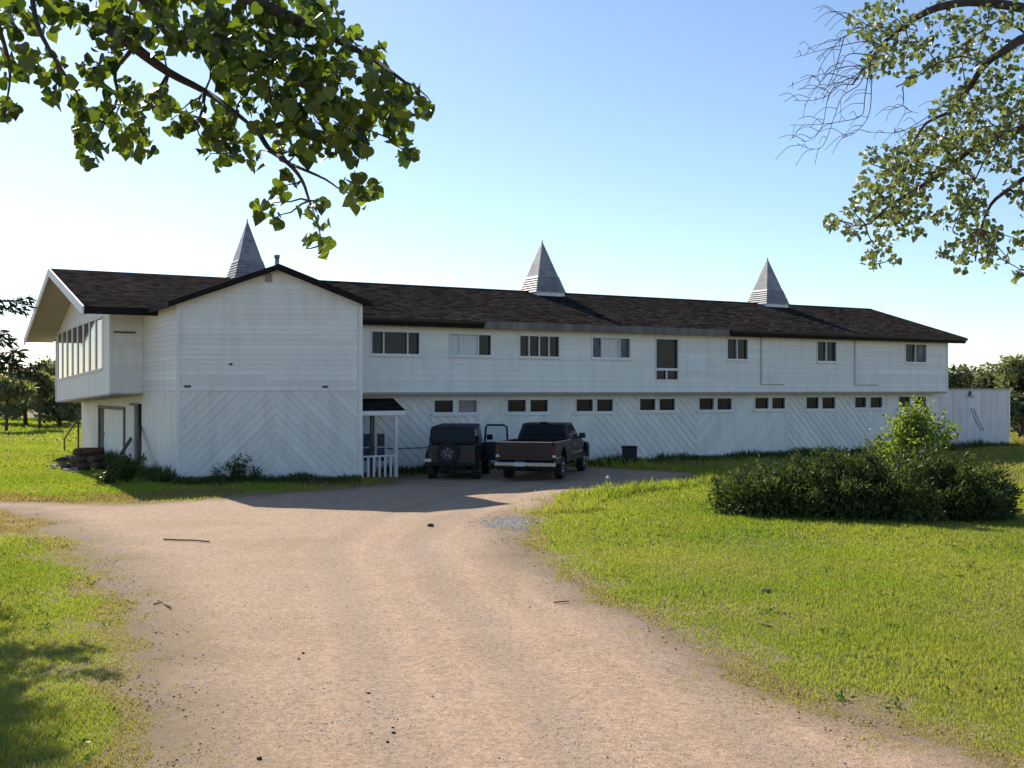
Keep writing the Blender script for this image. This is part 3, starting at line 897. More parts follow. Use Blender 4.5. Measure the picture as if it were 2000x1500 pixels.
# lower end wall below the bay with a door and a service opening
en = Wall(B(SE, TBAY, 0), V_, -U)
def eh(a, b, z0, z1):
    ta, tb = t_at(a, SE), t_at(b, SE)
    return (min(ta, tb) - TBAY, max(ta, tb) - TBAY, z0, z1)
XE = min(t_at(148, SE), 18.1) - TBAY
dh = eh(243, 196, 0.10, 2.10); dh2 = eh(275, 262, 0.0, 2.30)
cells = free_cells(0, XE, 0, 2.74, [dh, dh2])
en.backing([c for c in cells], house, 'white_panel')
nps = 9
for k in range(nps):
    a, b = XE * k / nps + 0.006, XE * (k + 1) / nps - 0.006
    polys = [clip_rect([(a, 0.02), (b, 0.02), (b, 2.30), (a, 2.30)], *c) for c in cells]
    en.board(polys, lambda q: 0, 1.0, house, 'white_panel', lap=0.0, base=0.012, name='panel')
dr = MB(); en.slab(dr, dh[0], dh[1] - 0.75, 0.1, 2.08, -0.06, -0.02); dr = dr.build('door', 'trim', house)
m = MB(); en.slab(m, dh[0] + 0.25, dh[1] - 1.0, 0.35, 0.95, -0.02, -0.005); m.build('panel', 'white_panel', dr)
m = MB(); en.slab(m, dh[0] + 0.25, dh[1] - 1.0, 1.15, 1.9, -0.02, -0.005); m.build('panel', 'white_panel', dr)
m = MB(); m.tube([en.p(dh[1] - 0.88, 1.05, -0.02), en.p(dh[1] - 0.88, 1.05, 0.05)], 0.04, 8); m.build('knob', 'steel', dr)
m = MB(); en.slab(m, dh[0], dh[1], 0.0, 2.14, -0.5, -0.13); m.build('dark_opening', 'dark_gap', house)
fr = MB(); en.slab(fr, dh[0] - 0.22, dh[0], 0, 2.22, -0.1, 0.06); en.slab(fr, dh[1], dh[1] + 0.30, 0, 2.22, -0.1, 0.06); en.slab(fr, dh[0] - 0.22, dh[1] + 0.3, 2.102, 2.222, -0.1, 0.055)
fr.build('door_frame', 'brown', house)
m = MB(); en.slab(m, dh2[0] + 0.15, dh2[1], 0.0, 2.28, -0.11, -0.05); m.build('door', 'brown', house)
m = MB(); en.slab(m, dh2[0] - 0.16, dh2[0] + 0.14, 0.0, 2.36, -0.1, 0.09); m.build('door_post', 'fascia_dark', house)
m = MB(); en.slab(m, dh2[0] + 0.141, dh2[1] + 0.5, 2.30, 2.38, -0.1, 0.08); m.build('door_lintel', 'brown', house)
m = MB(); m.hexa([B(SE, XE + TBAY, 0), B(L1, XE + TBAY, 0), B(L1, XE + TBAY + 0.12, 0), B(SE, XE + TBAY + 0.12, 0),
                  B(SE, XE + TBAY, 5.2), B(L1, XE + TBAY, 5.2), B(L1, XE + TBAY + 0.12, 5.4), B(SE, XE + TBAY + 0.12, 5.4)]); m.build('wall', 'white', house)
m = MB(); m.prism([B(L1 - 0.2, 4, 0), B(L1 - 0.2, XE + TBAY, 0), B(L1 - 0.2, XE + TBAY, 5.4), B(L1 - 0.2, LR_T, LR_Z - 0.15), B(L1 - 0.2, 4, 5.55)], -U * 0.1); m.build('wall', 'white', house)

# ---- three roof spires
def spire(s, t, zb, za, half=0.70):
    root = MB()
    zc = zb - 0.05
    root.prism([B(s - half, t - half, zb - 0.55), B(s + half, t - half, zb - 0.55), B(s + half, t + half, zb - 0.55), B(s - half, t + half, zb - 0.55)], Vector((0, 0, zc - zb + 0.55)))
    root = root.build('spire', 'trim', house)
    n = 15
    rows = MB()
    zs = [zc + (za - zc) * k for k in (0, 0.045, 0.09, 0.135, 0.18, 0.225, 0.27, 0.32, 0.42, 0.53, 0.64, 0.74, 0.84, 0.92, 1.0)]
    for k, (z0, z1) in enumerate(zip(zs, zs[1:])):
        r0 = half * 1.04 * (1 - (z0 - zc) / (za - zc)) + 0.012
        r1 = half * 1.04 * (1 - (z1 - zc) / (za - zc)) + 0.001
        fl = 0.02 if k < 7 else -0.010
        p0 = [B(s + a * (r0 + fl), t + b * (r0 + fl), z0) for a, b in ((-1, -1), (1, -1), (1, 1), (-1, 1))]
        p1 = [B(s + a * r1, t + b * r1, z1 - 0.002) for a, b in ((-1, -1), (1, -1), (1, 1), (-1, 1))]
        c = MB(); c.hexa(p0 + p1); c.build('metal_course', 'spire', root)
    m = MB(); m.tube([B(s, t, za - 0.08), B(s, t, za + 0.04)], 0.03, 6); m.build('finial', 'steel', root)
for px, t, rz_, ay in ((483, LR_T, LR_Z, 430), (1059, RT, RZ, 471), (1499, RT, RZ, 505)):
    s = s_at(px, t)
    spire(s, t, rz_, z_at(ay, B(s, t, 0)), 0.70)

# ---- little porch in the corner beside the wing
porch = MB()
s1p = SB + 0.02
tf = TB + 0.25
def pb(px, t): return s_at(px, t)
sE = pb(792, tf)
porch_roof_z0, porch_roof_z1 = 2.20, 2.58
sT = s_at(768, -0.02)
porch.hexa([B(s1p, tf, porch_roof_z0 - 0.03), B(sE, tf, porch_roof_z0 - 0.03), B(sT, -0.02, porch_roof_z1 - 0.03), B(s1p, -0.02, porch_roof_z1 - 0.03),
            B(s1p, tf, porch_roof_z0), B(sE, tf, porch_roof_z0), B(sT, -0.02, porch_roof_z1), B(s1p, -0.02, porch_roof_z1)])
porch = porch.build('porch_roof', 'shingle', house)
m = MB(); m.hexa([B(s1p + 0.05, tf - 0.03, porch_roof_z0 - 0.15), B(sE, tf - 0.03, porch_roof_z0 - 0.15), B(sE, tf - 0.003, porch_roof_z0 - 0.15), B(s1p + 0.05, tf - 0.003, porch_roof_z0 - 0.15),
                  B(s1p + 0.05, tf - 0.03, porch_roof_z0 - 0.01), B(sE, tf - 0.03, porch_roof_z0 - 0.01), B(sE, tf - 0.003, porch_roof_z0 - 0.01), B(s1p + 0.05, tf - 0.003, porch_roof_z0 - 0.01)]); m.build('fascia', 'trim', porch)
sp = pb(773, tf + 0.1)
def post(s, t, r, z0, z1, name, mat, par):
    m = MB(); m.hexa([B(s - r, t - r, z0), B(s + r, t - r, z0), B(s + r, t + r, z0), B(s - r, t + r, z0), B(s - r, t - r, z1), B(s + r, t - r, z1), B(s + r, t + r, z1), B(s - r, t + r, z1)])
    return m.build(name, mat, par)
post(sp, tf + 0.1, 0.055, 0, porch_roof_z0 - 0.035, 'porch_post', 'trim', house)
post(pb(727, -0.9), -0.9, 0.06, 0, 2.36, 'porch_post', 'fascia_old', house)
rail = MB(); rz1 = 0.74
ra = SB + 0.06
rail.hexa([B(ra, tf + 0.06, rz1 - 0.05), B(sp - 0.06, tf + 0.06, rz1 - 0.05), B(sp - 0.06, tf + 0.14, rz1 - 0.05), B(ra, tf + 0.14, rz1 - 0.05),
           B(ra, tf + 0.06, rz1), B(sp - 0.06, tf + 0.06, rz1), B(sp - 0.06, tf + 0.14, rz1), B(ra, tf + 0.14, rz1)])
rail = rail.build('porch_railing', 'trim', house)
nb = 6
for k in range(nb):
    s = ra + (sp - 0.1 - ra) * (k + 0.6) / nb
    m = MB(); m.hexa([B(s - 0.035, tf + 0.085, 0.02), B(s + 0.035, tf + 0.085, 0.02), B(s + 0.035, tf + 0.115, 0.02), B(s - 0.035, tf + 0.115, 0.02),
                      B(s - 0.035, tf + 0.085, rz1 - 0.052), B(s + 0.035, tf + 0.085, rz1 - 0.052), B(s + 0.035, tf + 0.115, rz1 - 0.052), B(s - 0.035, tf + 0.115, rz1 - 0.052)]); m.build('baluster', 'trim', rail)
# porch window behind the railing (two sashes on the long wall)
pw = hole(lo, 0, 709, 750, 847, 900)
fo = MB(); lo.slab(fo, pw[0] - 0.05, pw[1] + 0.05, pw[2] - 0.05, pw[3] + 0.05, 0.03, 0.05); fo = fo.build('window', 'trim', house)
xm = (pw[0] + pw[1]) / 2 + 0.05
for a, b in ((pw[0], xm - 0.06), (xm + 0.06, pw[1])):
    m = MB(); lo.slab(m, a, b, pw[2], pw[3], 0.0505, 0.056); m.build('pane', 'glass_grey', fo)
m = MB(); lo.slab(m, pw[0], pw[1], (pw[2] + pw[3]) / 2 - 0.02, (pw[2] + pw[3]) / 2 + 0.02, 0.0565, 0.065); m.build('glazing_bar', 'trim', fo)
hz = z_at(875, B(1.0, 0, 0))
m = MB(); m.tube([lo.p(s_at(750, 0) + 0.1, hz, 0.05), lo.p(s_at(835, 0), hz - 0.01, 0.05), lo.p(s_at(960, 0), hz, 0.05)], 0.014, 6); m.build('wall_cable', 'gutter', house)

# ---- low shed closing the right end
SH0, SH1 = S1 - 0.05, s_at(1971, 0)
shed = empty('end_shed', B(SH1 - 2, 0, 0))
tag(shed, 'low flat-roofed pinkish white shed at the far end of the long building', 'shed')
sw = Wall(B(SH0, 0, 0), U, -V_)
XL = SH1 - SH0
sw.backing([[0, XL, 0, 2.86]], shed, 'shed')
for k in range(5):
    m = MB(); sw.slab(m, 0.06 + XL * k / 5 + 0.004, 0.04 + XL * (k + 1) / 5 - 0.004, 0.12, 2.80, 0.0, 0.014); m.build('panel', 'shed', shed)
m = MB(); m.hexa([B(SH1 - 0.12, 0.0, 0), B(SH1, 0.0, 0), B(SH1, 7, 0), B(SH1 - 0.12, 7, 0), B(SH1 - 0.12, 0.0, 2.86), B(SH1, 0.0, 2.86), B(SH1, 7, 2.86), B(SH1 - 0.12, 7, 2.86)]); m.build('wall', 'shed', shed)
m = MB(); m.hexa([B(SH0, -0.06, 2.862), B(SH1 + 0.06, -0.06, 2.862), B(SH1 + 0.06, 7, 2.862), B(SH0, 7, 2.862), B(SH0, -0.06, 2.93), B(SH1 + 0.06, -0.06, 2.93), B(SH1 + 0.06, 7, 2.93), B(SH0, 7, 2.93)]); m.build('roof', 'soffit', shed)
m = MB(); sw.slab(m, XL - 0.10, XL + 0.02, 0, 2.85, 0.0, 0.04); m.build('corner_board', 'trim', shed)
xl = s_at(1893, 0) - SH0
lm = MB(); sw.slab(lm, xl - 0.06, xl + 0.06, 2.56, 2.80, 0.02, 0.10); lm = lm.build('wall_lamp', 'gutter', shed)
m = MB(); m.tube([sw.p(xl, 2.62, 0.10), sw.p(xl - 0.12, 2.56, 0.26)], [0.05, 0.09], 10); m.build('lamp_hood', 'plate', lm)
for dx in (0, 0.2):
    m = MB(); m.tube([sw.p(xl + 0.10 + dx, 1.95, 0.03), sw.p(xl + 0.45 + dx, 1.35, 0.03), sw.p(xl + 0.85 + dx, 0.85, 0.03)], 0.012, 5); m.build('loose_wire', 'gutter', shed)

# ------------------------------------------------------------------ the yard
gm = MB()
gm.add([(-900, -300, 0), (900, -300, 0), (900, 1500, 0), (-900, 1500, 0)], [(0, 1, 2, 3)])
tag(gm.build('ground', 'ground'), kind='structure')

DR = [gp(*p) for p in ((250, 1500), (262, 1400), (285, 1320), (268, 1250), (236, 1180), (190, 1100), (105, 1038), (10, 998), (-120, 991), (-400, 987), (-400, 980), (-60, 981), (150, 984),
                       (270, 984), (340, 981), (480, 968), (620, 957), (760, 947), (800, 930), (900, 917), (1000, 912), (1120, 911), (1200, 915), (1290, 921), (1370, 925),
                       (1385, 929), (1300, 943), (1180, 961), (1090, 979), (1042, 1003), (1015, 1030), (1020, 1060), (1050, 1098), (1150, 1152), (1280, 1222), (1400, 1290),
                       (1600, 1380), (1760, 1440), (1950, 1500))]
DR = [(p.x, p.y) for p in DR] + [(4.6, 6.5), (5.5, 0), (5.8, -8), (-3.6, -8), (-3.2, 0), (-3.0, 6)]
DRa = np.array(DR)
def sdist(X, Y):
    """signed distance to the drive outline, positive inside"""
    P = np.stack([X, Y], -1)
    best = np.full(X.shape, 1e9)
    ins = np.zeros(X.shape, bool)
    n = len(DRa)
    for i in range(n):
        a, b = DRa[i], DRa[(i + 1) % n]
        ab = b - a
        t = np.clip(((P - a) @ ab) / (ab @ ab), 0, 1)
        d2 = np.linalg.norm(P - a - t[..., None] * ab, axis=-1)
        best = np.minimum(best, d2)
        c = ((a[1] > Y) != (b[1] > Y)) & (X < (b[0] - a[0]) * (Y - a[1]) / (b[1] - a[1] + 1e-12) + a[0])
        ins ^= c
    return np.where(ins, best, -best)

# smooth value noise for relief and ragged edges
_vn = np.random.default_rng(3).random((256, 256))
def vnoise(X, Y, sc):
    x, y = X / sc + 1000.3, Y / sc + 1000.7
    xi, yi = np.floor(x).astype(int), np.floor(y).astype(int)
    fx, fy = x - xi, y - yi
    fx, fy = fx * fx * (3 - 2 * fx), fy * fy * (3 - 2 * fy)
    g = lambda i, j: _vn[i % 256, j % 256]
    return (g(xi, yi) * (1 - fx) * (1 - fy) + g(xi + 1, yi) * fx * (1 - fy) + g(xi, yi + 1) * (1 - fx) * fy + g(xi + 1, yi + 1) * fx * fy) - 0.5

def rut_field(X, Y):
    """wheel tracks: three soft bands that follow the drive from the camera to the parked cars"""
    xc = np.interp(Y, [-8, 4, 8, 11, 15, 20, 24, 30, 36], [1.2, 0.9, 0.45, 0.0, -0.9, -1.9, -1.8, -0.2, 2.0])
    r = 0
    for off in (-1.35, 0.15, 1.75):
        r = r + np.exp(-((X - xc - off + 0.25 * vnoise(X, Y, 2.5)) / 0.36) ** 2)
    return np.clip(r, 0, 1)

gx, gy = np.arange(-24, 34, 0.2), np.arange(-8, 49, 0.2)
GX, GY = np.meshgrid(gx, gy, indexing='ij')
SD = sdist(GX, GY)
SDn = SD + 0.42 * vnoise(GX, GY, 1.3) + 0.28 * vnoise(GX, GY, 0.45)
RUT = rut_field(GX, GY)
GZ = 0.028 * np.clip(SDn / 0.6, -1.5, 1) + 0.03 * vnoise(GX, GY, 3.1) * np.clip(SD, 0, 1) + 0.012 * vnoise(GX, GY, 0.6) * np.clip(SD, 0, 1) - 0.018 * RUT * np.clip(SD, 0, 1) + 0.004
GZ = np.maximum(GZ, -0.05)
GZ = np.where(SDn > 0.25, np.maximum(GZ, 0.006), GZ)
idx = np.arange(GX.size).reshape(GX.shape)
keep = (SDn[:-1, :-1] > -0.45) | (SDn[1:, 1:] > -0.45) | (SDn[1:, :-1] > -0.45) | (SDn[:-1, 1:] > -0.45)
Q = np.stack([idx[:-1, :-1], idx[1:, :-1], idx[1:, 1:], idx[:-1, 1:]], -1)[keep]
used = np.unique(Q)
remap = np.full(GX.size, -1); remap[used] = np.arange(len(used))
DV = np.stack([GX.ravel(), GY.ravel(), GZ.ravel()], 1)[used]
edge = np.clip(1 - SDn.ravel()[used] / np.where(GX.ravel()[used] > 0, 0.8, 1.4), 0, 1)
drive = array_mesh('driveway', DV, remap[Q], 'drive', None, smooth=True, extra={'edge': edge, 'rut': RUT.ravel()[used]})
tag(drive, kind='structure')
def dz(x, y):
    i, j = int((x + 24) / 0.2 + 0.5), int((y + 8) / 0.2 + 0.5)
    if 0 <= i < GX.shape[0] and 0 <= j < GX.shape[1]: return max(0.0, float(GZ[i, j]))
    return 0.0

# ---- grass blades
def in_house(X, Y, pad=0.0):
    rx, ry = X - P0.x, Y - P0.y
    s = rx * U.x + ry * U.y; t = rx * V_.x + ry * V_.y
    main = (s > -2) & (s < 34.6) & (t > -pad) & (t < 12)
    left = (s > SA - pad) & (s < 1.5) & (t > TA - pad - 0.1) & (t < 21)
    wing = (s > SA - pad) & (s < SB + pad) & (t > TA - pad - 0.4 * (s - SA)) & (t < 12)
    return main | left | wing

def blades(X, Y, Z0, H, W, lean=0.95, rnd=None, curve=True):
    n = len(X)
    ang = rng.random(n) * 2 * np.pi
    la = rng.random(n) * 2 * np.pi
    ll = rng.random(n) * lean * H
    base = np.stack([X, Y, Z0], 1)
    side = np.stack([np.cos(ang), np.sin(ang), np.zeros(n)], 1) * W[:, None] * 0.5
    ln = np.stack([np.cos(la) * ll, np.sin(la) * ll, np.zeros(n)], 1)
    up_ = np.stack([np.zeros(n), np.zeros(n), H], 1)
    V = np.zeros((n, 5, 3))
    V[:, 0] = base - side; V[:, 1] = base + side
    V[:, 2] = base + up_ * 0.55 + ln * 0.3 + side * 0.8
    V[:, 3] = base + up_ * 0.55 + ln * 0.3 - side * 0.8
    V[:, 4] = base + up_ * np.sqrt(np.maximum(0.2, 1 - 0.5 * (ll / np.maximum(H, 1e-6)) ** 2))[:, None] + ln
    b = (np.arange(n) * 5)[:, None, None]
    q = np.array([(0, 1, 2), (0, 2, 3), (3, 2, 4)])
    if rnd is None: rnd = rng.random(n)
    return V.reshape(-1, 3), (b + q[None]).reshape(-1, 3), np.repeat(rnd, 5)

def gz_of(X, Y):
    i = np.clip(((X + 24) / 0.2 + 0.5).astype(int), 0, GX.shape[0] - 1); j = np.clip(((Y + 8) / 0.2 + 0.5).astype(int), 0, GX.shape[1] - 1)
    return np.where((X > -24) & (X < 33.8) & (Y < 48.8), np.maximum(0, GZ[i, j]), 0)
lawn = Arr(); verge = Arr(); straw = Arr()
for y0, y1, dens, w, h in ((6.5, 10, 4500, 0.0068, 0.050), (10, 14, 3100, 0.0085, 0.052), (14, 20, 1900, 0.0115, 0.056), (20, 28, 1000, 0.0165, 0.062),
                           (28, 40, 400, 0.028, 0.085), (40, 60, 130, 0.048, 0.11), (60, 110, 22, 0.10, 0.16)):
    wid = 0.5 * y1 + 2.5
    n = int(dens * 2 * wid * (y1 - y0))
    X = rng.uniform(-wid, wid, n); Y = rng.uniform(y0, y1, n)
    k = np.abs(X) < 0.5 * Y + 2.5
    X, Y = X[k], Y[k]
    sd = sdist(X, Y) + 0.45 * vnoise(X, Y, 1.3) + 0.4 * vnoise(X, Y, 0.4)
    sd = np.where(X > 0, sd - 0.12, sd)
    k = ((sd < 0.0) | ((sd < 1.4) & (rng.random(len(X)) < 0.5 * np.clip(1 - sd / 1.4, 0, 1) ** 2 * np.clip(0.3 + 2.6 * vnoise(X, Y, 0.35), 0, 1.4)))) & ~in_house(X, Y, -0.2)
    thin = vnoise(X, Y, 0.9) + 0.6 * vnoise(X, Y, 0.3)
    bare = np.clip(1 + sd / 1.0, 0, 1)                        # worn strip along the drive
    k &= rng.random(len(X)) > bare * 0.5 + np.where(bare > 0.05, np.clip(thin * 1.6, -0.2, 0.5), np.clip(thin * 0.5 - 0.05, 0, 0.3))
    X, Y, sd = X[k], Y[k], sd[k]
    H = h * rng.uniform(0.55, 1.35, len(X)) * (1 + 0.9 * np.clip(vnoise(X, Y, 1.7), -0.3, 0.5)) * np.clip(0.55 - sd * 0.6, 0.5, 1)
    tall = (X > 0) & (Y > 25.5) & (sd > -1.3)
    H = np.where(tall, H * rng.uniform(1.5, 3.6, len(X)), H)
    W = w * rng.uniform(0.7, 1.3, len(X))
    rn = np.clip(rng.random(len(X)) * 0.7 + 0.15 + 0.55 * vnoise(X, Y, 2.6) + 0.35 * np.clip(1 + sd / 1.2, 0, 1), 0, 1)
    dry = (X > 0) & (Y > 33) & (rng.random(len(X)) < 0.5) | ((X < 0) & (sd > -2.2) & (Y > 22) & (vnoise(X, Y, 1.1) > -0.15)) | ((sd > -0.45) & (rng.random(len(X)) < 0.55))
    dry &= ~tall | (rng.random(len(X)) < 0.15)
    for sel, arr in (((X > 0) & ~dry, lawn), ((X <= 0) & ~dry, verge), (dry, straw)):
        if sel.sum(): arr.add(*blades(X[sel], Y[sel], gz_of(X[sel], Y[sel]) - 0.005, H[sel], W[sel], rnd=rn[sel]))
tag(lawn.build('lawn_grass', 'grass'), 'mown yellow-green grass covering the lawn around the dark juniper', 'grass', kind='stuff')
tag(verge.build('verge_grass', 'grass'), 'bright green grass on the verge beside the gravel drive', 'grass', kind='stuff')
tag(straw.build('dry_grass', 'straw'), 'dry straw-coloured grass along the worn edges of the drive', 'grass', kind='stuff')

# broad-leaved weeds and clover tufts in the mown grass
wn_ = Arr()
n = 1500
X = rng.uniform(-12, 12, n); Y = 7.5 + 20 * rng.random(n) ** 1.4
k = (sdist(X, Y) < -0.15) & (np.abs(X) < 0.5 * Y + 1.5) & (rng.random(n) < 0.45 + 1.6 * vnoise(X, Y, 1.6))
X, Y = X[k], Y[k]
m_ = 9
Xc = np.repeat(X, m_) + rng.normal(0, 0.045, len(X) * m_); Yc = np.repeat(Y, m_) + rng.normal(0, 0.045, len(X) * m_)
ax = rng.normal(0, 1, (len(Xc), 3)); ax[:, 2] = np.abs(ax[:, 2]) * 0.5 + 0.15
Ll = rng.uniform(0.03, 0.075, len(Xc))
wn_.add(*leaf_arrays(np.stack([Xc, Yc, rng.uniform(0.01, 0.05, len(Xc))], 1), ax, None, Ll, Ll * 0.5, LEAF_DIAMOND))
M['lawn_weed'] = leaf_mat('lawn_weed_leaves', (0.05, 0.10, 0.02), (0.13, 0.20, 0.045), 0.4)
tag(wn_.build('lawn_weeds', 'lawn_weed'), 'dark green broad-leaved weeds dotted through the mown grass', 'weeds', kind='stuff')

# weeds growing along the foot of the building
wd_a = Arr()
def weed_strip(p, q, n, h, spread):
    t = rng.random(n); off = rng.normal(0, spread, n)
    p, q = np.array(p[:2]), np.array(q[:2])
    d_ = (q - p) / np.linalg.norm(q - p); nn = np.array([d_[1], -d_[0]])
    P = p + t[:, None] * (q - p) + np.abs(off)[:, None] * nn
    H = h * rng.uniform(0.4, 1.3, n) * (1 + 1.2 * np.clip(vnoise(P[:, 0], P[:, 1], 0.8), -0.4, 0.5))
    wd_a.add(*blades(P[:, 0], P[:, 1], np.zeros(n), H, np.full(n, 0.035), lean=0.8))
weed_strip(A + wnrm * 0.08, Bc + wnrm * 0.08, 3600, 0.20, 0.75)
weed_strip(B(0, 0, 0) - V_ * 0.06, B(S1, 0, 0) - V_ * 0.06, 8000, 0.24, 0.9)
weed_strip(B(S1, 0, 0) - V_ * 0.06, B(SH1 + 1, 0, 0) - V_ * 0.06, 900, 0.32, 0.35)
weed_strip(en.p(9, 0, 0.1), A - U * 0.1, 2600, 0.34, 0.45)
tag(wd_a.build('weeds', 'weed'), 'dark green weeds growing along the foot of the white walls', 'weeds', kind='stuff')

# loose stones on the drive
OCT = np.array([(1, 0, 0), (0, 1, 0), (-1, 0, 0), (0, -1, 0), (0, 0, 0.7), (0, 0, -0.5)], float)
OF = np.array([(0, 1, 4), (1, 2, 4), (2, 3, 4), (3, 0, 4)])
def stones(X, Y, R):
    n = len(X)
    a = rng.random(n) * 6.28
    V = OCT[None] * R[:, None, None] * rng.uniform(0.6, 1.2, (n, 6, 3))
    c, s = np.cos(a)[:, None], np.sin(a)[:, None]
    V = np.stack([V[..., 0] * c - V[..., 1] * s, V[..., 0] * s + V[..., 1] * c, V[..., 2]], -1)
    Zs = np.array([dz(x, y) for x, y in zip(X, Y)])
    V += np.stack([X, Y, Zs + R * 0.15], 1)[:, None, :]
    return V.reshape(-1, 3), ((np.arange(n) * 6)[:, None, None] + OF[None]).reshape(-1, 3), np.repeat(rng.random(n), 6)
def drive_pts(n, y0, y1):
    X = rng.uniform(-9, 6, n); Y = y0 + (y1 - y0) * rng.random(n) ** 1.7
    k = (sdist(X, Y) > -0.2) & (np.abs(X) < 0.5 * Y + 1.5)
    clump = vnoise(X, Y, 0.9) + 0.7 * vnoise(X, Y, 0.3)
    k &= rng.random(n) < 0.35 + clump * 1.1
    return X[k], Y[k]
X, Y = drive_pts(90000, 7.5, 22)
st = Arr(); st.add(*stones(X, Y, rng.uniform(0.003, 0.010, len(X)) * np.where(rng.random(len(X)) < 0.03, 2.0, 1)))
tag(st.build('gravel', 'stone'), 'loose tan gravel scattered over the drive', 'gravel', kind='stuff')
X, Y = drive_pts(2200, 7.5, 24)
st = Arr(); st.add(*stones(X, Y, rng.uniform(0.003, 0.010, len(X))))
tag(st.build('dark_gravel', 'stone_dark'), 'dark pebbles and crumbs scattered over the drive', 'gravel', kind='stuff')
c = gp(1000, 1023)
X = c.x + rng.normal(0, 0.36, 1800); Y = c.y + rng.normal(0, 0.62, 1800)
st = Arr(); st.add(*stones(X, Y, rng.uniform(0.010, 0.026, len(X))))
tag(st.build('grey_gravel', 'stone_blue'), 'patch of blue-grey crushed stone at the lawn corner', 'gravel', kind='stuff')

# dead leaves and chips caught along the worn edges of the drive
lt = Arr()
n = 60000
X = rng.uniform(-7, 6, n); Y = 7.4 + 16 * rng.random(n) ** 1.6
sd = sdist(X, Y)
k = (np.abs(sd + 0.05) < 0.8 * rng.random(n) ** 1.6) & (rng.random(n) < 0.5 + 1.3 * vnoise(X, Y, 0.55)) & (np.abs(X) < 0.5 * Y + 1.5)
X, Y = X[k], Y[k]
Zs = np.array([dz(x, y) for x, y in zip(X, Y)]) + 0.012
ax = rng.normal(0, 1, (len(X), 3)); ax[:, 2] *= 0.25
sd2 = rng.normal(0, 1, (len(X), 3)); sd2[:, 2] *= 0.3
Ll = rng.uniform(0.012, 0.045, len(X))
lt.add(*leaf_arrays(np.stack([X, Y, Zs], 1), ax, sd2, Ll, Ll * 0.55, LEAF_DIAMOND))
M['litter'] = leaf_mat('dead_leaves', (0.06, 0.04, 0.025), (0.22, 0.15, 0.08), 0.2, (1.2, 1.1, 0.9), 0.8)
tag(lt.build('leaf_litter', 'litter'), 'brown dead leaves and chips along the worn edges of the drive', 'leaves', kind='stuff')

# a few clods, stones and sticks one can point at
def rock(name, px, py, r, label, mat='stone_dark', cat='stone', group=None, hs=0.7):
    p = gp(px, py)
    bm = bmesh.new(); bmesh.ops.create_icosphere(bm, subdivisions=2, radius=r)
    rr = random.Random(int(px * 7 + py))
    for v in bm.verts:
        f = 1 + rr.uniform(-0.22, 0.22)
        v.co = Vector((v.co.x * f * 1.2, v.co.y * f, v.co.z * f * hs))
    me = bpy.data.meshes.new(name); bm.to_mesh(me); bm.free(); me.materials.append(M[mat])
    o = bpy.data.objects.new(name, me); COL.objects.link(o); o.location = (p.x, p.y, dz(p.x, p.y) + r * hs * 0.55)
    return tag(o, label, cat, group)
rock('stone', 841, 1029, 0.055, 'dark lone stone on the drive just below the building shadow')
rock('clod', 1497, 1158, 0.06, 'dark round clod lying on the sunlit lawn', cat='clod')
rock('stone', 506, 1490, 0.02, 'small dark stone at the bottom edge of the drive')
for i, (px, py, r) in enumerate(((769, 1434, 0.016), (767, 1424, 0.011), (757, 1452, 0.013), (720, 1356, 0.014), (592, 1282, 0.016), (584, 1293, 0.013))):
    rock('pebble', px, py, r, ('dark pebble in the wheel track, middle of the drive foreground'), group='dark pebbles in the wheel track', cat='pebble')
def stick(name, pts, r, label, mat='wood', cat='stick'):
    pp = [gp(*q) for q in pts]
    m = MB(); m.tube([Vector((p.x, p.y, dz(p.x, p.y) + r + 0.01)) for p in pp], [r * (1 - 0.3 * i / len(pp)) for i in range(len(pp))], 6)
    return tag(m.build(name, mat), label, cat)
stick('stick', [(320, 1058), (345, 1060), (380, 1061), (409, 1063)], 0.017, 'long thin brown stick lying across the drive')
stick('stick', [(1082, 1183), (1098, 1181), (1112, 1179)], 0.010, 'short stick on the drive near the lawn edge')
stick('stick', [(1478, 1217), (1492, 1223), (1508, 1228)], 0.012, 'short dark stick lying on the lawn')
stick('stick', [(300, 1186), (318, 1183), (334, 1195)], 0.012, 'bent pale twig at the worn edge of the verge')

# ------------------------------------------------------------------ plants
def wander(p, q, n, amp, seed, droop=0.0):
    r = random.Random(seed)
    p, q = Vector(p), Vector(q)
    L = (q - p).length
    out = []
    off = Vector((0, 0, 0))
    for i in range(n + 1):
        t = i / n
        if 0 < i < n: off = off * 0.6 + Vector((r.uniform(-1, 1), r.uniform(-1, 1), r.uniform(-1, 1))) * amp * L
        out.append(p.lerp(q, t) + off * (1 if i < n else 0.3) + Vector((0, 0, -droop * L * 4 * t * (1 - t) * -1)))
    return out

def hang_leaves(tips, per, spread, length, tmpl, arr, down=0.5, ar=0.95, jit=0.3):
    """leaves around every tip point, hanging loosely"""
    T = np.array([tuple(t) for t in tips])
    C = np.repeat(T, per, 0) + rng.normal(0, spread, (len(T) * per, 3))
    ax = rng.normal(0, 1, C.shape); ax[:, 2] -= down * 2
    L = length * rng.uniform(1 - jit, 1 + jit, len(C))
    arr.add(*leaf_arrays(C, ax, None, L, L * ar, tmpl))
    return C

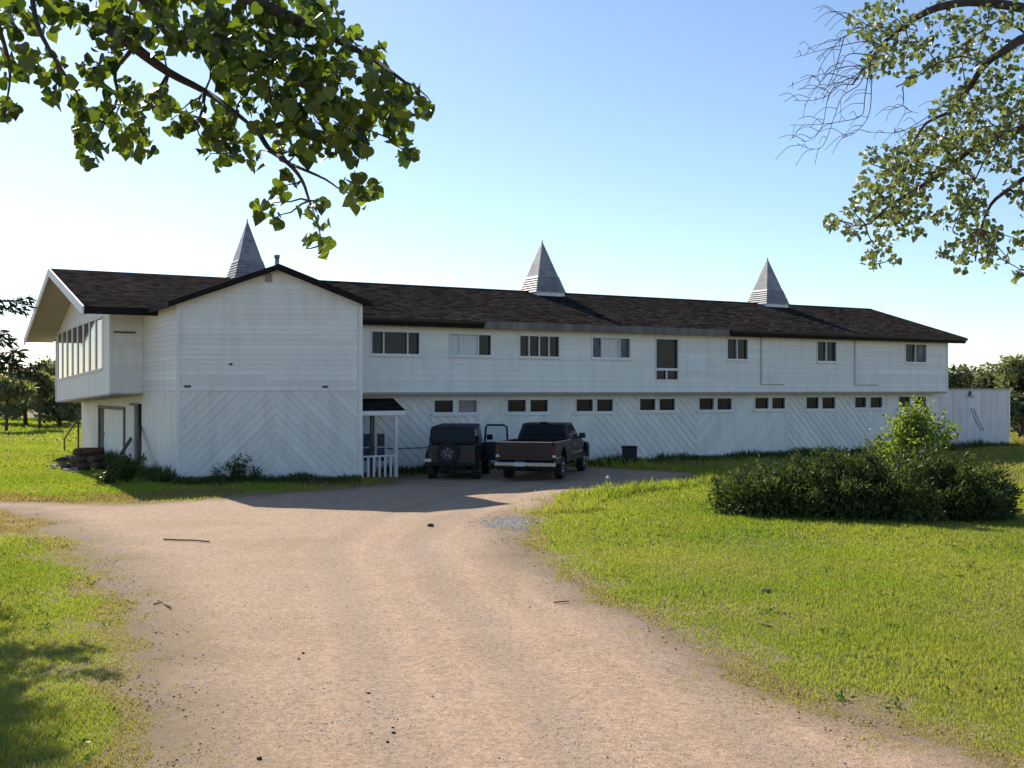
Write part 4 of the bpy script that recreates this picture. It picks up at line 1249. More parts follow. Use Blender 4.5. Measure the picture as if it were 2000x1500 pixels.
# cottonwood limb reaching in from the upper left; its trunk stands outside the picture
cw = empty('cottonwood_tree', (-6.6, 4.8, 0))
tag(cw, 'overhanging cottonwood limb with large round dark leaves at the upper left', 'tree')
Yd = 5.0
m = MB(); m.tube([(-6.6, 4.8, -0.1), (-6.55, 4.8, 1.2), (-6.4, 4.8, 3.0), (-6.1, 4.85, 4.6), (-5.9, 4.9, 6.6), (-6.0, 4.9, 8.5)], [0.34, 0.28, 0.25, 0.22, 0.16, 0.06], 12); m.build('trunk', 'bark', cw)
LB = MB()
limbs = [  # pixel path, depth, radius at start
    ([(-340, -420), (60, -60), (200, 45), (262, 92), (330, 142), (400, 178), (462, 222), (505, 258)], 5.2, 0.040),
    ([(505, 258), (527, 292), (562, 318), (590, 352), (604, 392), (618, 430), (630, 478)], 5.1, 0.014),
    ([(548, 312), (590, 330), (635, 350), (668, 372), (705, 385)], 5.1, 0.009),
    ([(-300, -400), (120, -180), (270, -20), (330, 60), (388, 92), (460, 110), (560, 150), (650, 190), (740, 215), (810, 225)], 5.5, 0.050),
    ([(505, 258), (570, 240), (640, 262), (700, 250), (760, 270)], 5.2, 0.016),
    ([(-300, -420), (40, -150), (300, -80), (470, -10), (560, 30), (640, 70), (720, 110), (790, 160)], 5.0, 0.045),
    ([(262, 92), (225, 140), (230, 190), (205, 240), (180, 290)], 5.2, 0.012),
    ([(330, 142), (300, 190), (268, 230), (255, 270)], 5.3, 0.010),
    ([(60, -60), (70, 40), (110, 120), (150, 180), (165, 230)], 4.9, 0.014),
    ([(-100, -250), (-40, -60), (0, 60), (20, 140), (8, 230)], 4.8, 0.018),
    ([(400, 178), (395, 215), (385, 250), (400, 285)], 5.3, 0.010),
    ([(462, 222), (450, 262), (470, 295)], 5.2, 0.008),
]
tip_pts = []
for i, (path, Y, r) in enumerate(limbs):
    pts = [at(px, py, Y + 0.25 * math.sin(k * 1.7 + i)) for k, (px, py) in enumerate(path)]
    if path[0][0] <= -300: pts[0] = Vector((-5.95, 4.9, 5.6 + 0.3 * (i % 3)))
    pts = smooth_path(pts, 3)
    LB.tube(pts, [max(0.0035, r * (1 - 0.85 * k / (len(pts) - 1))) for k in range(len(pts))], 7)
LB.build('limb', 'bark', cw)
# leaf clusters: pixel centre, radius in pixels, leaves
clusters = [(20, 40, 45, 34), (95, 20, 55, 40), (180, 20, 50, 44), (30, 130, 40, 26), (12, 215, 22, 14), (90, 130, 38, 18), (120, 180, 30, 14), (150, 205, 20, 8),
            (270, 15, 60, 46), (370, 15, 60, 50), (470, 20, 60, 54), (570, 20, 55, 46), (625, 30, 40, 20), (250, 70, 40, 22), (330, 80, 40, 22),
            (410, 70, 50, 40), (500, 90, 60, 62), (590, 90, 60, 60), (660, 90, 48, 36), (480, 160, 55, 54), (570, 170, 60, 66), (650, 170, 55, 52), (730, 110, 28, 16),
            (620, 230, 55, 54), (540, 225, 50, 46), (700, 240, 42, 36), (690, 285, 35, 26), (640, 280, 30, 16), (760, 200, 40, 30), (800, 190, 26, 14), (830, 215, 14, 7), (780, 255, 32, 20), (795, 300, 20, 10),
            (740, 160, 36, 22), (440, 110, 40, 26), (430, 240, 34, 20), (415, 285, 28, 16), (465, 285, 28, 14), (385, 230, 26, 12), (350, 245, 24, 9), (500, 310, 18, 7), (430, 318, 14, 5),
            (180, 150, 22, 10), (170, 250, 30, 18), (180, 295, 30, 18), (215, 210, 30, 16), (265, 215, 26, 14), (270, 285, 34, 20), (230, 265, 24, 10), (310, 190, 26, 11), (325, 215, 22, 9),
            (250, 170, 26, 11), (205, 115, 30, 12), (165, 130, 16, 6), (560, 285, 26, 10), (600, 300, 18, 6),
            (560, 350, 18, 6), (545, 385, 22, 9), (515, 410, 22, 8), (540, 430, 12, 4), (690, 360, 20, 9), (700, 390, 22, 9), (725, 370, 18, 7),
            (600, 415, 16, 7), (625, 405, 14, 5), (630, 440, 14, 5), (602, 470, 14, 5), (635, 486, 14, 5)]
CC, RR = [], []
for px, py, r, n in clusters:
    n = max(2, int(n * 1.55))
    a = rng.random(n) * 6.283; q = r * np.sqrt(rng.random(n))
    depth = 5.1 + rng.normal(0, 0.28, n)
    for k in range(n):
        CC.append(tuple(at(px + q[k] * math.cos(a[k]), py + q[k] * math.sin(a[k]), depth[k])))
above = [at(rng.uniform(-700, 650), rng.uniform(-900, -40), rng.uniform(4.6, 6.6)) for _ in range(900)]
CC = np.array(CC); n_vis = len(CC)
CC = np.concatenate([CC, np.array([tuple(p) for p in above])])
ax = rng.normal(0, 0.75, CC.shape); ax[:, 2] -= 0.9
Ls = rng.uniform(0.034, 0.076, len(CC))
sd_ = rng.normal(0, 1, CC.shape)
order = np.argsort(-Ls[:n_vis])[:290]
rest = np.setdiff1d(np.arange(len(CC)), order)
ar_ = Arr(); ar_.add(*leaf_arrays(CC[rest] - unit(ax[rest]) * Ls[rest][:, None] * 0.5, ax[rest], sd_[rest], Ls[rest], Ls[rest] * 0.98, LEAF_ROUND, fold=0.10))
fol = ar_.build('foliage', 'cotton', cw); fol['kind'] = 'stuff'
cwo = np.array(cw.location)
for i in order:                                   # the largest leaves one by one
    V, Fc, R = leaf_arrays(CC[i:i + 1] - unit(ax[i:i + 1]) * Ls[i] * 0.5, ax[i:i + 1], sd_[i:i + 1], Ls[i:i + 1], Ls[i:i + 1] * 1.0, LEAF_ROUND, fold=0.10)
    array_mesh('leaf', V, Fc, 'cotton', cw, R)
# petioles joining leaves to the nearest limb are too fine to see; short twigs carry the clusters
TW = MB()
rr = random.Random(5)
limb_pts = [at(px, py, Y) for path, Y, r in limbs for px, py in path[2:]]
for px, py, r, n in clusters:
    c = at(px, py, 5.1)
    src = min(limb_pts, key=lambda p: (p - c).length)
    if (src - c).length < 1.2:
        TW.tube(wander(src, c + Vector((rr.uniform(-.05, .05), 0, rr.uniform(-.05, .05))), 4, 0.06, int(px + py)), [0.006, 0.005, 0.004, 0.003, 0.002], 5)
TW.build('twigs', 'twig', cw)['kind'] = 'stuff'

# poplar on the right with bare hanging twigs
pt = empty('poplar_tree', (8.2, 11.2, 0))
tag(pt, 'grey-green poplar crown with bare drooping twigs at the upper right', 'tree')
m = MB(); m.tube([(8.2, 11.2, -0.1), (8.1, 11.2, 1.5), (7.9, 11.1, 4.0), (7.7, 11.0, 6.5), (7.5, 11.0, 9.5), (7.4, 11.0, 12)], [0.34, 0.28, 0.25, 0.2, 0.12, 0.04], 12); m.build('trunk', 'bark', pt)
LB = MB()
plimbs = [
    ([(2480, 60), (2100, 30), (1930, 5), (1850, 10), (1800, 28), (1765, 52), (1725, 85), (1690, 130), (1665, 165)], 11.0, 0.06),
    ([(2480, 200), (2150, 30), (2010, 70), (1960, 100), (1925, 125), (1890, 175), (1860, 215), (1810, 240), (1780, 285)], 10.8, 0.06),
    ([(2480, 300), (2150, 170), (2010, 245), (1960, 262), (1900, 290), (1850, 330), (1790, 370), (1740, 400), (1690, 440), (1640, 430)], 11.3, 0.055),
    ([(2480, 380), (2150, 300), (2020, 340), (1970, 370), (1935, 400), (1915, 450), (1905, 510)], 11.0, 0.04),
    ([(1850, 330), (1800, 340), (1750, 335), (1700, 320)], 11.3, 0.012),
    ([(1790, 370), (1750, 420), (1720, 470), (1710, 515)], 11.3, 0.012),
    ([(1925, 125), (1880, 110), (1830, 125), (1790, 150), (1750, 170)], 10.8, 0.014),
    ([(2010, 70), (1960, 40), (1920, 60), (1880, 90)], 10.8, 0.012),
    ([(1960, 262), (1930, 300), (1905, 350), (1880, 400), (1860, 450)], 11.3, 0.013),
    ([(1935, 10), (1925, 60), (1910, 110)], 10.8, 0.008),
]
lp = []
for i, (path, Y, r) in enumerate(plimbs):
    pts = [at(px, py, Y + 0.3 * math.sin(k * 1.3 + i)) for k, (px, py) in enumerate(path)]
    if path[0][0] == 2480: pts[0] = Vector((7.75, 11.05, pts[0].z))
    lp += pts[2:]
    pts = smooth_path(pts, 3)
    LB.tube(pts, [max(0.006, r * (1 - 0.88 * k / (len(pts) - 1))) for k in range(len(pts))], 7)
LB.build('limb', 'bark', pt)
TW = MB()
bare = [[(1765, 52), (1715, 62), (1680, 55), (1650, 70), (1600, 85), (1575, 95)], [(1765, 52), (1700, 50), (1660, 30), (1636, 22)], [(1725, 85), (1690, 62), (1655, 70), (1620, 105), (1600, 140), (1605, 175)],
        [(1725, 85), (1690, 80), (1650, 85), (1605, 98), (1552, 110)], [(1690, 130), (1670, 150), (1635, 165), (1618, 190), (1605, 250), (1580, 275), (1562, 272)], [(1690, 130), (1678, 165), (1645, 185), (1630, 225), (1610, 280), (1585, 290), (1558, 282)],
        [(1665, 165), (1640, 165), (1620, 185), (1590, 198), (1548, 195)], [(1700, 120), (1692, 190), (1680, 225), (1640, 238), (1600, 245), (1545, 245)], [(1700, 120), (1700, 200), (1688, 240), (1665, 262), (1645, 265)],
        [(1720, 95), (1680, 150), (1672, 155), (1620, 145), (1580, 150), (1535, 172)], [(1650, 70), (1640, 110), (1625, 160), (1610, 180)], [(1655, 40), (1630, 25), (1615, 30)],
        [(1890, 175), (1850, 200), (1800, 235), (1760, 255), (1720, 258), (1695, 256)], [(1765, 170), (1765, 205), (1750, 212), (1725, 214)], [(1765, 205), (1780, 215), (1792, 218)], [(1810, 240), (1780, 255), (1755, 275)],
        [(1690, 130), (1650, 130), (1610, 150), (1570, 205)], [(1705, 110), (1660, 105), (1640, 130), (1618, 170), (1560, 172)]]
for i, path in enumerate(bare):
    pts = [at(px + rr.uniform(-3, 3), py + rr.uniform(-3, 3), 11.0 + 0.25 * math.sin(k + i)) for k, (px, py) in enumerate(path)]
    pts = smooth_path(pts, 4)
    TW.tube(pts, [max(0.0024, 0.006 * (1 - 0.7 * k / (len(pts) - 1))) for k in range(len(pts))], 5)
    for k in range(1, len(pts) - 1):
        if k % 2 == 1 and rr.random() < 0.8:
            q = pts[k] + Vector((rr.uniform(-.28, .02), rr.uniform(-.1, .1), rr.uniform(-.2, .05)))
            TW.tube(smooth_path([pts[k], pts[k].lerp(q, 0.5) + Vector((0, 0, 0.05)), q], 4), [0.0032 - 0.00012 * w for w in range(9)], 4)
pcl = [(1690, 40, 36, 44), (1740, 30, 40, 50), (1720, 80, 34, 36), (1790, 60, 36, 36), (1845, 35, 40, 44), (1890, 70, 40, 46), (1935, 40, 40, 40), (1980, 20, 36, 36), (1830, 110, 34, 24), (1880, 120, 36, 32),
       (1780, 90, 24, 20), (1750, 120, 30, 24), (1700, 130, 24, 18), (1800, 90, 20, 14), (1940, 110, 40, 40), (1985, 100, 30, 22), (1820, 135, 16, 14), (1780, 150, 16, 12), (1720, 115, 30, 26),
       (1950, 170, 40, 56), (1985, 200, 36, 50), (1900, 195, 40, 60), (1860, 195, 26, 24), (1840, 215, 26, 22), (1930, 230, 44, 76), (1980, 260, 36, 56), (1880, 240, 36, 44), (1840, 265, 34, 44), (1800, 280, 36, 48), (1880, 290, 40, 64),
       (1940, 290, 44, 70), (1975, 310, 30, 30), (1840, 305, 40, 64), (1780, 310, 34, 48), (1745, 300, 28, 34), (1700, 300, 18, 14), (1740, 340, 38, 56), (1790, 350, 40, 62), (1700, 355, 28, 30), (1690, 385, 30, 34),
       (1750, 385, 38, 56), (1725, 415, 32, 40), (1790, 400, 30, 36), (1660, 405, 18, 14), (1625, 432, 16, 16), (1670, 448, 22, 20), (1740, 445, 30, 30), (1770, 435, 22, 16), (1795, 455, 12, 8), (1715, 485, 24, 22),
       (1700, 510, 20, 14), (1745, 505, 10, 6), (1870, 350, 34, 46), (1900, 380, 34, 50), (1870, 400, 26, 24), (1840, 430, 22, 16), (1900, 420, 34, 44), (1930, 450, 28, 28), (1915, 480, 28, 32), (1880, 470, 26, 22), (1850, 490, 22, 14),
       (1880, 510, 20, 14), (1930, 510, 18, 10), (1965, 500, 10, 5), (1975, 365, 20, 14), (1995, 385, 22, 18), (1990, 470, 22, 16), (2000, 540, 20, 10), (2040, 120, 60, 60), (2050, 260, 60, 80), (2050, 400, 60, 60)]
ar_ = Arr(); C = []
for px, py, r, n in pcl:
    n = int(n * 1.75)
    a = rng.random(n) * 6.283; q = r * np.sqrt(rng.random(n)); dd = 11.1 + rng.normal(0, 0.5, n)
    C += [tuple(at(px + q[k] * math.cos(a[k]), py + q[k] * math.sin(a[k]), dd[k])) for k in range(n)]
    c = at(px, py, 11.1)
    src = min(lp, key=lambda p: (p - c).length)
    if 0.05 < (src - c).length < 1.6:
        TW.tube(wander(src, c, 4, 0.06, int(px * 3 + py)), [0.010, 0.008, 0.006, 0.005, 0.004], 5)
for _ in range(3500):
    C.append(tuple(at(rng.uniform(1750, 3400), rng.uniform(-1100, -30), rng.uniform(9.8, 12.5))))
for _ in range(1500):
    C.append(tuple(at(rng.uniform(2080, 3200), rng.uniform(-30, 480), rng.uniform(9.8, 12.5))))
TW.build('twigs', 'twig', pt)['kind'] = 'stuff'
C = np.array(C); ax = rng.normal(0, 0.8, C.shape); ax[:, 2] -= 0.7
L = rng.uniform(0.038, 0.072, len(C))
ar_.add(*leaf_arrays(C, ax, None, L, L * 0.95, LEAF_ROUND))
ar_.build('foliage', 'elm', pt)['kind'] = 'stuff'

# generic far trees
def blob_points(n, c, rad, k=14, seed=0, low=-0.7):
    """points gathered in uneven clumps through an ellipsoid"""
    r = np.random.default_rng(seed)
    d = unit(r.normal(size=(k, 3))); d[:, 2] = np.maximum(d[:, 2], low)
    cc = d * (r.random((k, 1)) ** 0.45) * 0.78
    rr_ = r.uniform(0.22, 0.44, k)
    w = rr_ ** 2; w /= w.sum()
    which = r.choice(k, n, p=w)
    q = unit(r.normal(size=(n, 3))) * (r.random((n, 1)) ** 0.4)
    P = cc[which] + q * rr_[which][:, None]
    return np.array(c) + P * np.array(rad)

def tree(name, label, base, h, rad, mat, n=3500, leaf=0.35, trunk=0.18, seed=0, crown_from=0.25, group=None, cat='tree', k=16):
    root = empty(name, base); tag(root, label, cat, group)
    r = random.Random(seed)
    b = Vector(base)
    m = MB(); m.tube(wander(b + Vector((0, 0, -0.1)), b + Vector((r.uniform(-.4, .4), r.uniform(-.4, .4), h * 0.85)), 6, 0.015, seed), [trunk * (1 - 0.13 * i) for i in range(7)], 8)
    for i in range(7):
        z = h * r.uniform(crown_from, 0.75); a = r.random() * 6.28
        m.tube(wander(b + Vector((0, 0, z)), b + Vector((math.cos(a) * rad * 0.75, math.sin(a) * rad * 0.75, min(h * 0.95, z + rad * r.uniform(0.3, 0.9)))), 4, 0.06, seed + i), [trunk * 0.4, trunk * 0.3, trunk * 0.22, trunk * 0.14, trunk * 0.06], 5)
    m.build('trunk', 'bark', root)
    zc = h * (1 + crown_from) / 2
    C = blob_points(n, (b.x, b.y, zc), (rad, rad, h * (1 - crown_from) / 2 * 1.05), k=k, seed=seed)
    C[:, 2] = np.maximum(C[:, 2], 0.15)
    L = leaf * rng.uniform(0.6, 1.3, n)
    a2 = Arr(); a2.add(*leaf_arrays(C, rng.normal(size=C.shape), None, L, L * 0.8, LEAF_DIAMOND))
    a2.build('crown', mat, root)
    return root

def far(px, Y): return ((px - 1000) / F * Y, Y, 0)
# left tree line beyond the lawn
FT = [  # px, depth, height, radius, material, label
    (12, 74, 4.3, 1.9, 'far_a', 'thin-stemmed light green tree on the lawn beyond the spruce branch', 1300),
    (79, 78, 4.6, 1.3, 'far_a', 'slender upright pale tree with a bare stem left of the bay window', 1800),
    (50, 88, 4.6, 3.0, 'far_b', 'dark bushy tree between the two thin stems of the left tree line', 2200),
    (118, 84, 4.2, 2.6, 'far_b', 'dark dense tree right behind the corner of the white bay', 4200),
    (140, 92, 4.4, 3.0, 'far_c', 'brownish tree showing under the bay beside the end wall', 3600),
    (-10, 92, 4.8, 3.6, 'far_b', 'dark tree at the left border behind the pale sapling', 2200),
    (30, 104, 4.6, 3.6, 'far_b', 'low dark tree far behind the left lawn', 2200),
    (95, 106, 5.6, 3.0, 'far_a', 'tall hazy green tree far behind the bay window', 2600),
    (-110, 90, 6.0, 4.2, 'far_b', 'large dark tree outside the left border of the lawn', 3600),
    (165, 112, 6.0, 3.6, 'far_b', 'dark tree hidden mostly behind the end wall', 3000),
]
for i, (px, Y, h, r, mt, lab, n) in enumerate(FT):
    tree('far_tree', lab, far(px, Y), h, r, mt, n=n, leaf=0.36, seed=40 + i, crown_from=0.42 if i < 2 else 0.05, group='trees beyond the left lawn', trunk=0.13 if i < 2 else 0.2)
RT_ = [
    (1866, 78, 4.8, 1.6, 'far_b', 'small dark conifer-like tree right beside the corner of the upper storey', 2600),
    (1896, 92, 4.5, 2.5, 'far_c', 'brownish bush above the shed roof next to the dark tree', 2400),
    (1938, 90, 4.9, 2.6, 'far_b', 'dark green bush above the right part of the shed roof', 3000),
    (1918, 110, 5.2, 3.4, 'far_a', 'pale olive bush far behind the shed roof', 2600),
    (1985, 76, 6.2, 2.6, 'far_a', 'tall light green tree at the right border behind the shed', 5200),
    (2040, 84, 6.0, 3.6, 'far_b', 'dark broad tree outside the right border', 3600),
    (1992, 66, 3.0, 1.5, 'far_b', 'dark shaded bush filling the gap right of the shed', 2600),
    (2130, 74, 6.5, 4.0, 'far_a', 'broad light green tree beyond the right border', 3600),
]
for i, (px, Y, h, r, mt, lab, n) in enumerate(RT_):
    tree('far_tree', lab, far(px, Y), h, r, mt, n=n, leaf=0.33, seed=80 + i, crown_from=0.03, group='trees beyond the shed')

# spruce at the left border, two boughs reach into the picture
spr = empty('spruce_tree', (-8.75, 16.6, 0)); tag(spr, 'dark spruce at the left border with two boughs reaching in', 'tree')
m = MB(); m.tube([(-8.75, 16.6, -0.1), (-8.75, 16.6, 4), (-8.7, 16.55, 8.4)], [0.2, 0.13, 0.02], 10); m.build('trunk', 'bark', spr)
bm_ = MB(); NC, NA = [], []
rs = random.Random(4)
boughs = [(at(60, 583, 16.6), 3.95), (at(75, 712, 16.4), 3.25), (at(20, 655, 16.9), 3.6), (at(40, 690, 16.2), 3.3)]
for tip, z in boughs:
    boughs_p = wander(Vector((-8.75, 16.6, z + 0.1)), tip, 6, 0.02, int(z * 100))
    bm_.tube(boughs_p, [0.03, 0.026, 0.022, 0.018, 0.014, 0.009, 0.005], 5)
    for k in range(260):
        t = rs.random() ** 0.7 * 6; i = min(5, int(t)); p = boughs_p[i].lerp(boughs_p[i + 1], t - i)
        w_ = 0.16 * (1 - t / 8)
        NC.append(tuple(p + Vector((rs.uniform(-w_, w_), rs.uniform(-w_, w_) * 2, rs.uniform(-0.16, 0.05))))); NA.append((0.5 + rs.uniform(-.6, .6), rs.uniform(-1, 1), rs.uniform(-1.0, 0.2)))
for lev in range(34):
    z = 1.0 + lev * 0.215
    R_ = max(0.15, 1.85 * (1 - z / 8.6)) * rs.uniform(0.75, 1.1)
    for j in range(7):
        a = rs.random() * 6.28
        R2 = R_ * rs.uniform(0.6, 1.1)
        tip = Vector((-8.75 + math.cos(a) * R2, 16.6 + math.sin(a) * R2, z - 0.25 * R2))
        if tip.x / tip.y > -0.480 and z < 6.5: continue
        bp = wander(Vector((-8.75, 16.6, z)), tip, 3, 0.03, lev * 10 + j)
        bm_.tube(bp, [0.018, 0.014, 0.009, 0.004], 4)
        for k in range(int(16 + 34 * R2)):
            t = rs.random() ** 0.7 * 3; i = min(2, int(t)); p = bp[i].lerp(bp[i + 1], t - i)
            NC.append(tuple(p + Vector((rs.uniform(-.12, .12), rs.uniform(-.12, .12), rs.uniform(-.14, .05))))); NA.append((math.cos(a) + rs.uniform(-.7, .7), math.sin(a) + rs.uniform(-.7, .7), rs.uniform(-.8, .2)))
bm_.build('bough', 'twig', spr)
NC, NA = np.array(NC), np.array(NA)
L = rng.uniform(0.10, 0.2, len(NC)); a2 = Arr(); a2.add(*leaf_arrays(NC, NA, None, L, L * 0.28, LEAF_DIAMOND)); a2.build('needles', 'needle', spr)['kind'] = 'stuff'

# juniper mass on the lawn: four spreading shrubs
def juniper(label, c, rad, h, n, seed, name='juniper_shrub', mat='juniper', group='junipers on the lawn'):
    root = empty(name, (c[0], c[1], 0)); tag(root, label, 'shrub', group)
    r = np.random.default_rng(seed)
    k = 58                                         # arching branches, sprays along each of them
    m = MB(); PC, PA = [], []
    for i in range(k):
        a = r.random() * 6.283; rr_ = r.random() ** 0.5
        ex, ey = math.cos(a) * rr_ * rad[0], math.sin(a) * rr_ * rad[1]
        top = h * (0.4 + 0.85 * r.random()) * math.sqrt(max(0.12, 1 - 0.85 * rr_ ** 2))
        p0 = Vector((c[0] + ex * 0.25, c[1] + ey * 0.25, 0.0)); p2 = Vector((c[0] + ex, c[1] + ey, top))
        p1 = p0.lerp(p2, 0.5) + Vector((ex * 0.12, ey * 0.12, top * 0.12))
        pts = [p0, p0.lerp(p1, 0.6), p1, p1.lerp(p2, 0.6), p2]
        m.tube(pts, [0.03, 0.025, 0.018, 0.012, 0.004], 5)
        nn = n // k
        t = r.random(nn) ** 0.8
        Pp = np.array([tuple(p0.lerp(p1, q * 2) if q < 0.5 else p1.lerp(p2, q * 2 - 1)) for q in t])
        Pp += r.normal(0, 1, (nn, 3)) * np.array([0.14, 0.14, 0.11]) * (1.15 - 0.4 * t)[:, None]
        PC.append(Pp)
        d_ = np.array([ex / rad[0], ey / rad[1], 0.75]) + r.normal(0, 0.55, (nn, 3)); PA.append(d_)
    m.build('stem', 'bark', root)
    # skirt down to the grass so that no daylight shows below
    nn = n // 5
    a = r.random(nn) * 6.283; q = np.sqrt(r.random(nn))
    zt = h * 0.62 * np.sqrt(np.maximum(0.05, 1 - q ** 2 * 0.9)) * r.random(nn)
    PC.append(np.stack([c[0] + np.cos(a) * q * rad[0] * 0.96, c[1] + np.sin(a) * q * rad[1] * 0.96, zt], 1)); PA.append(r.normal(0, 0.6, (nn, 3)) + np.array([0, 0, 0.5]))
    C = np.concatenate(PC); Ax = np.concatenate(PA)
    C[:, 2] = np.maximum(C[:, 2], 0.02)
    L = rng.uniform(0.07, 0.18, len(C))
    rn = np.clip(0.15 + 0.75 * (C[:, 2] / h) * rng.random(len(C)) + 0.3 * rng.random(len(C)), 0, 1)
    a2 = Arr(); a2.add(*leaf_arrays(C, Ax, None, L, L * 0.38, LEAF_DIAMOND, rnd=np.clip(np.concatenate([0.75 * rng.random(len(q)) * (0.4 + 1.2 * rng.random()) + 0.12 * rng.random() for q in PC]), 0, 1)))
    a2.build('foliage', mat, root)['kind'] = 'stuff'
juniper('low juniper lobe tapering to the lawn, nearest the parked cars', (5.95, 25.6), (1.3, 1.3), 0.98, 11000, 1)
juniper('mid-green spreading juniper second from the cars end of the hedge mass', (7.35, 25.3), (1.35, 1.45), 1.35, 15000, 2)
juniper('tall dark juniper in the middle of the mass below the leafy sapling', (8.9, 25.1), (1.4, 1.5), 1.5, 16000, 3)
juniper('dark juniper with upright tufts at the right end of the mass', (10.2, 25.0), (1.15, 1.3), 1.15, 12500, 4)
# leafy sapling rising out of the junipers
sp_ = empty('leafy_sapling', (9.9, 27.2, 0)); tag(sp_, 'bright green leafy sapling rising behind the dark junipers', 'shrub')
m = MB(); C = []
for i in range(19):
    a = rr.random() * 6.28; R_ = rr.uniform(0.1, 1.05)
    tip = Vector((9.9 + math.cos(a) * R_ * 1.05, 27.2 + math.sin(a) * R_ * 0.8, rr.uniform(1.75, 2.72) - 0.35 * R_))
    bp = wander((9.9 + rr.uniform(-.15, .15), 27.2, 0), tip, 5, 0.03, 300 + i)
    m.tube(bp, [0.028, 0.022, 0.017, 0.012, 0.008, 0.004], 5)
    for k in range(260):
        t = 1.7 + rr.random() ** 0.8 * 3.3; j = min(4, int(t)); p = bp[j].lerp(bp[j + 1], t - j)
        C.append(tuple(p + Vector((rr.gauss(0, .15), rr.gauss(0, .15), rr.gauss(0, .13)))))
tipb = at(1858, 838, 27.2)
bp = wander((10.0, 27.2, 0.8), tipb, 5, 0.03, 999); m.tube(bp, [0.02, 0.016, 0.012, 0.009, 0.006, 0.003], 5)
for k in range(130):
    t = 2.6 + rr.random() * 2.4; j = min(4, int(t)); p = bp[j].lerp(bp[j + 1], t - j)
    C.append(tuple(p + Vector((rr.gauss(0, .1), rr.gauss(0, .1), rr.gauss(0, .08)))))
m.build('stem', 'twig', sp_)
C = np.array(C); L = rng.uniform(0.08, 0.15, len(C)); ax = rng.normal(0, 1, C.shape); ax[:, 2] -= 0.3
a2 = Arr(); a2.add(*leaf_arrays(C, ax, None, L, L * 0.75, LEAF_DIAMOND)); a2.build('foliage', 'sapling', sp_)['kind'] = 'stuff'

# small shrubs against the wing wall and at its side
def bush(label, c, rad, h, n, leaf, seed, mat='weed'):
    root = empty('small_bush', (c[0], c[1], 0)); tag(root, label, 'shrub')
    r = random.Random(seed); m = MB(); C = []
    for i in range(12):
        a = r.random() * 6.28; q = r.random()
        tip = Vector((c[0] + math.cos(a) * q * rad, c[1] + math.sin(a) * q * rad * 0.6, h * r.uniform(0.45, 1.0)))
        bp = wander((c[0] + r.uniform(-.1, .1), c[1], 0), tip, 4, 0.05, seed * 50 + i); m.tube(bp, [0.012, 0.01, 0.008, 0.006, 0.003], 4)
        for k in range(n // 12):
            t = 1.2 + r.random() * 2.8; j = min(3, int(t)); p = bp[j].lerp(bp[j + 1], t - j)
            C.append(tuple(p + Vector((r.gauss(0, .07), r.gauss(0, .07), r.gauss(0, .06)))))
    m.build('stem', 'twig', root)
    C = np.array(C); C[:, 2] = np.maximum(C[:, 2], 0.02)
    L = leaf * rng.uniform(0.6, 1.3, len(C)); a2 = Arr(); a2.add(*leaf_arrays(C, rng.normal(size=C.shape), None, L, L * 0.7, LEAF_DIAMOND)); a2.build('foliage', mat, root)['kind'] = 'stuff'
def wfp(px, off):
    a = (px - 1000) / F; o = wf.p(0, 0, off)
    x = (a * o.y - o.x) / (wd.x - a * wd.y)
    return wf.p(x, 0, off)
p = wfp(462, 0.35); bush('sparse dark shrub growing against the gable wall of the wing', (p.x, p.y), 0.50, 0.82, 420, 0.09, 1)
p = wfp(500, 0.35); bush('small dark weed bush beside the sparse shrub at the gable wall', (p.x, p.y), 0.22, 0.50, 160, 0.09, 2)
p = wfp(425, 0.4); bush('leaning leggy weed near the corner of the gable wall', (p.x, p.y), 0.22, 0.62, 90, 0.08, 6)
p = gp(245, 944); bush('dark leafy bush growing in front of the basement door', (p.x, p.y), 0.85, 0.85, 1300, 0.10, 3)
p = gp(212, 948); bush('low dark bush beside the scrap pile at the end wall', (p.x, p.y), 0.5, 0.5, 500, 0.09, 4)
p = gp(318, 945); bush('low weedy bush at the near corner of the wing', (p.x, p.y), 0.45, 0.35, 360, 0.08, 5)
# seed head standing at the lawn edge
p = gp(1187, 955)
sh = empty('seed_head_weed', p); tag(sh, 'tall weed with a white fluffy head at the far lawn edge', 'weed')
m = MB(); m.tube([p, p + Vector((0.01, 0, 0.14)), p + Vector((0, 0, 0.30))], 0.012, 5); m.build('stem', 'weed', sh)
bm = bmesh.new(); bmesh.ops.create_icosphere(bm, subdivisions=2, radius=0.048)
for v in bm.verts: v.co *= 1 + rr.uniform(-.15, .15); v.co.z += 0.33
me = bpy.data.meshes.new('seed_head'); bm.to_mesh(me); bm.free(); me.materials.append(M['fluff']); o = bpy.data.objects.new('seed_head', me); COL.objects.link(o); o.parent = sh
C = np.array([(p.x + rr.gauss(0, .1), p.y + rr.gauss(0, .1), abs(rr.gauss(0.12, .09))) for _ in range(60)]); a2 = Arr(); a2.add(*leaf_arrays(C, rng.normal(size=C.shape), None, 0.09, 0.04, LEAF_DIAMOND)); a2.build('leaves', 'weed', sh)['kind'] = 'stuff'

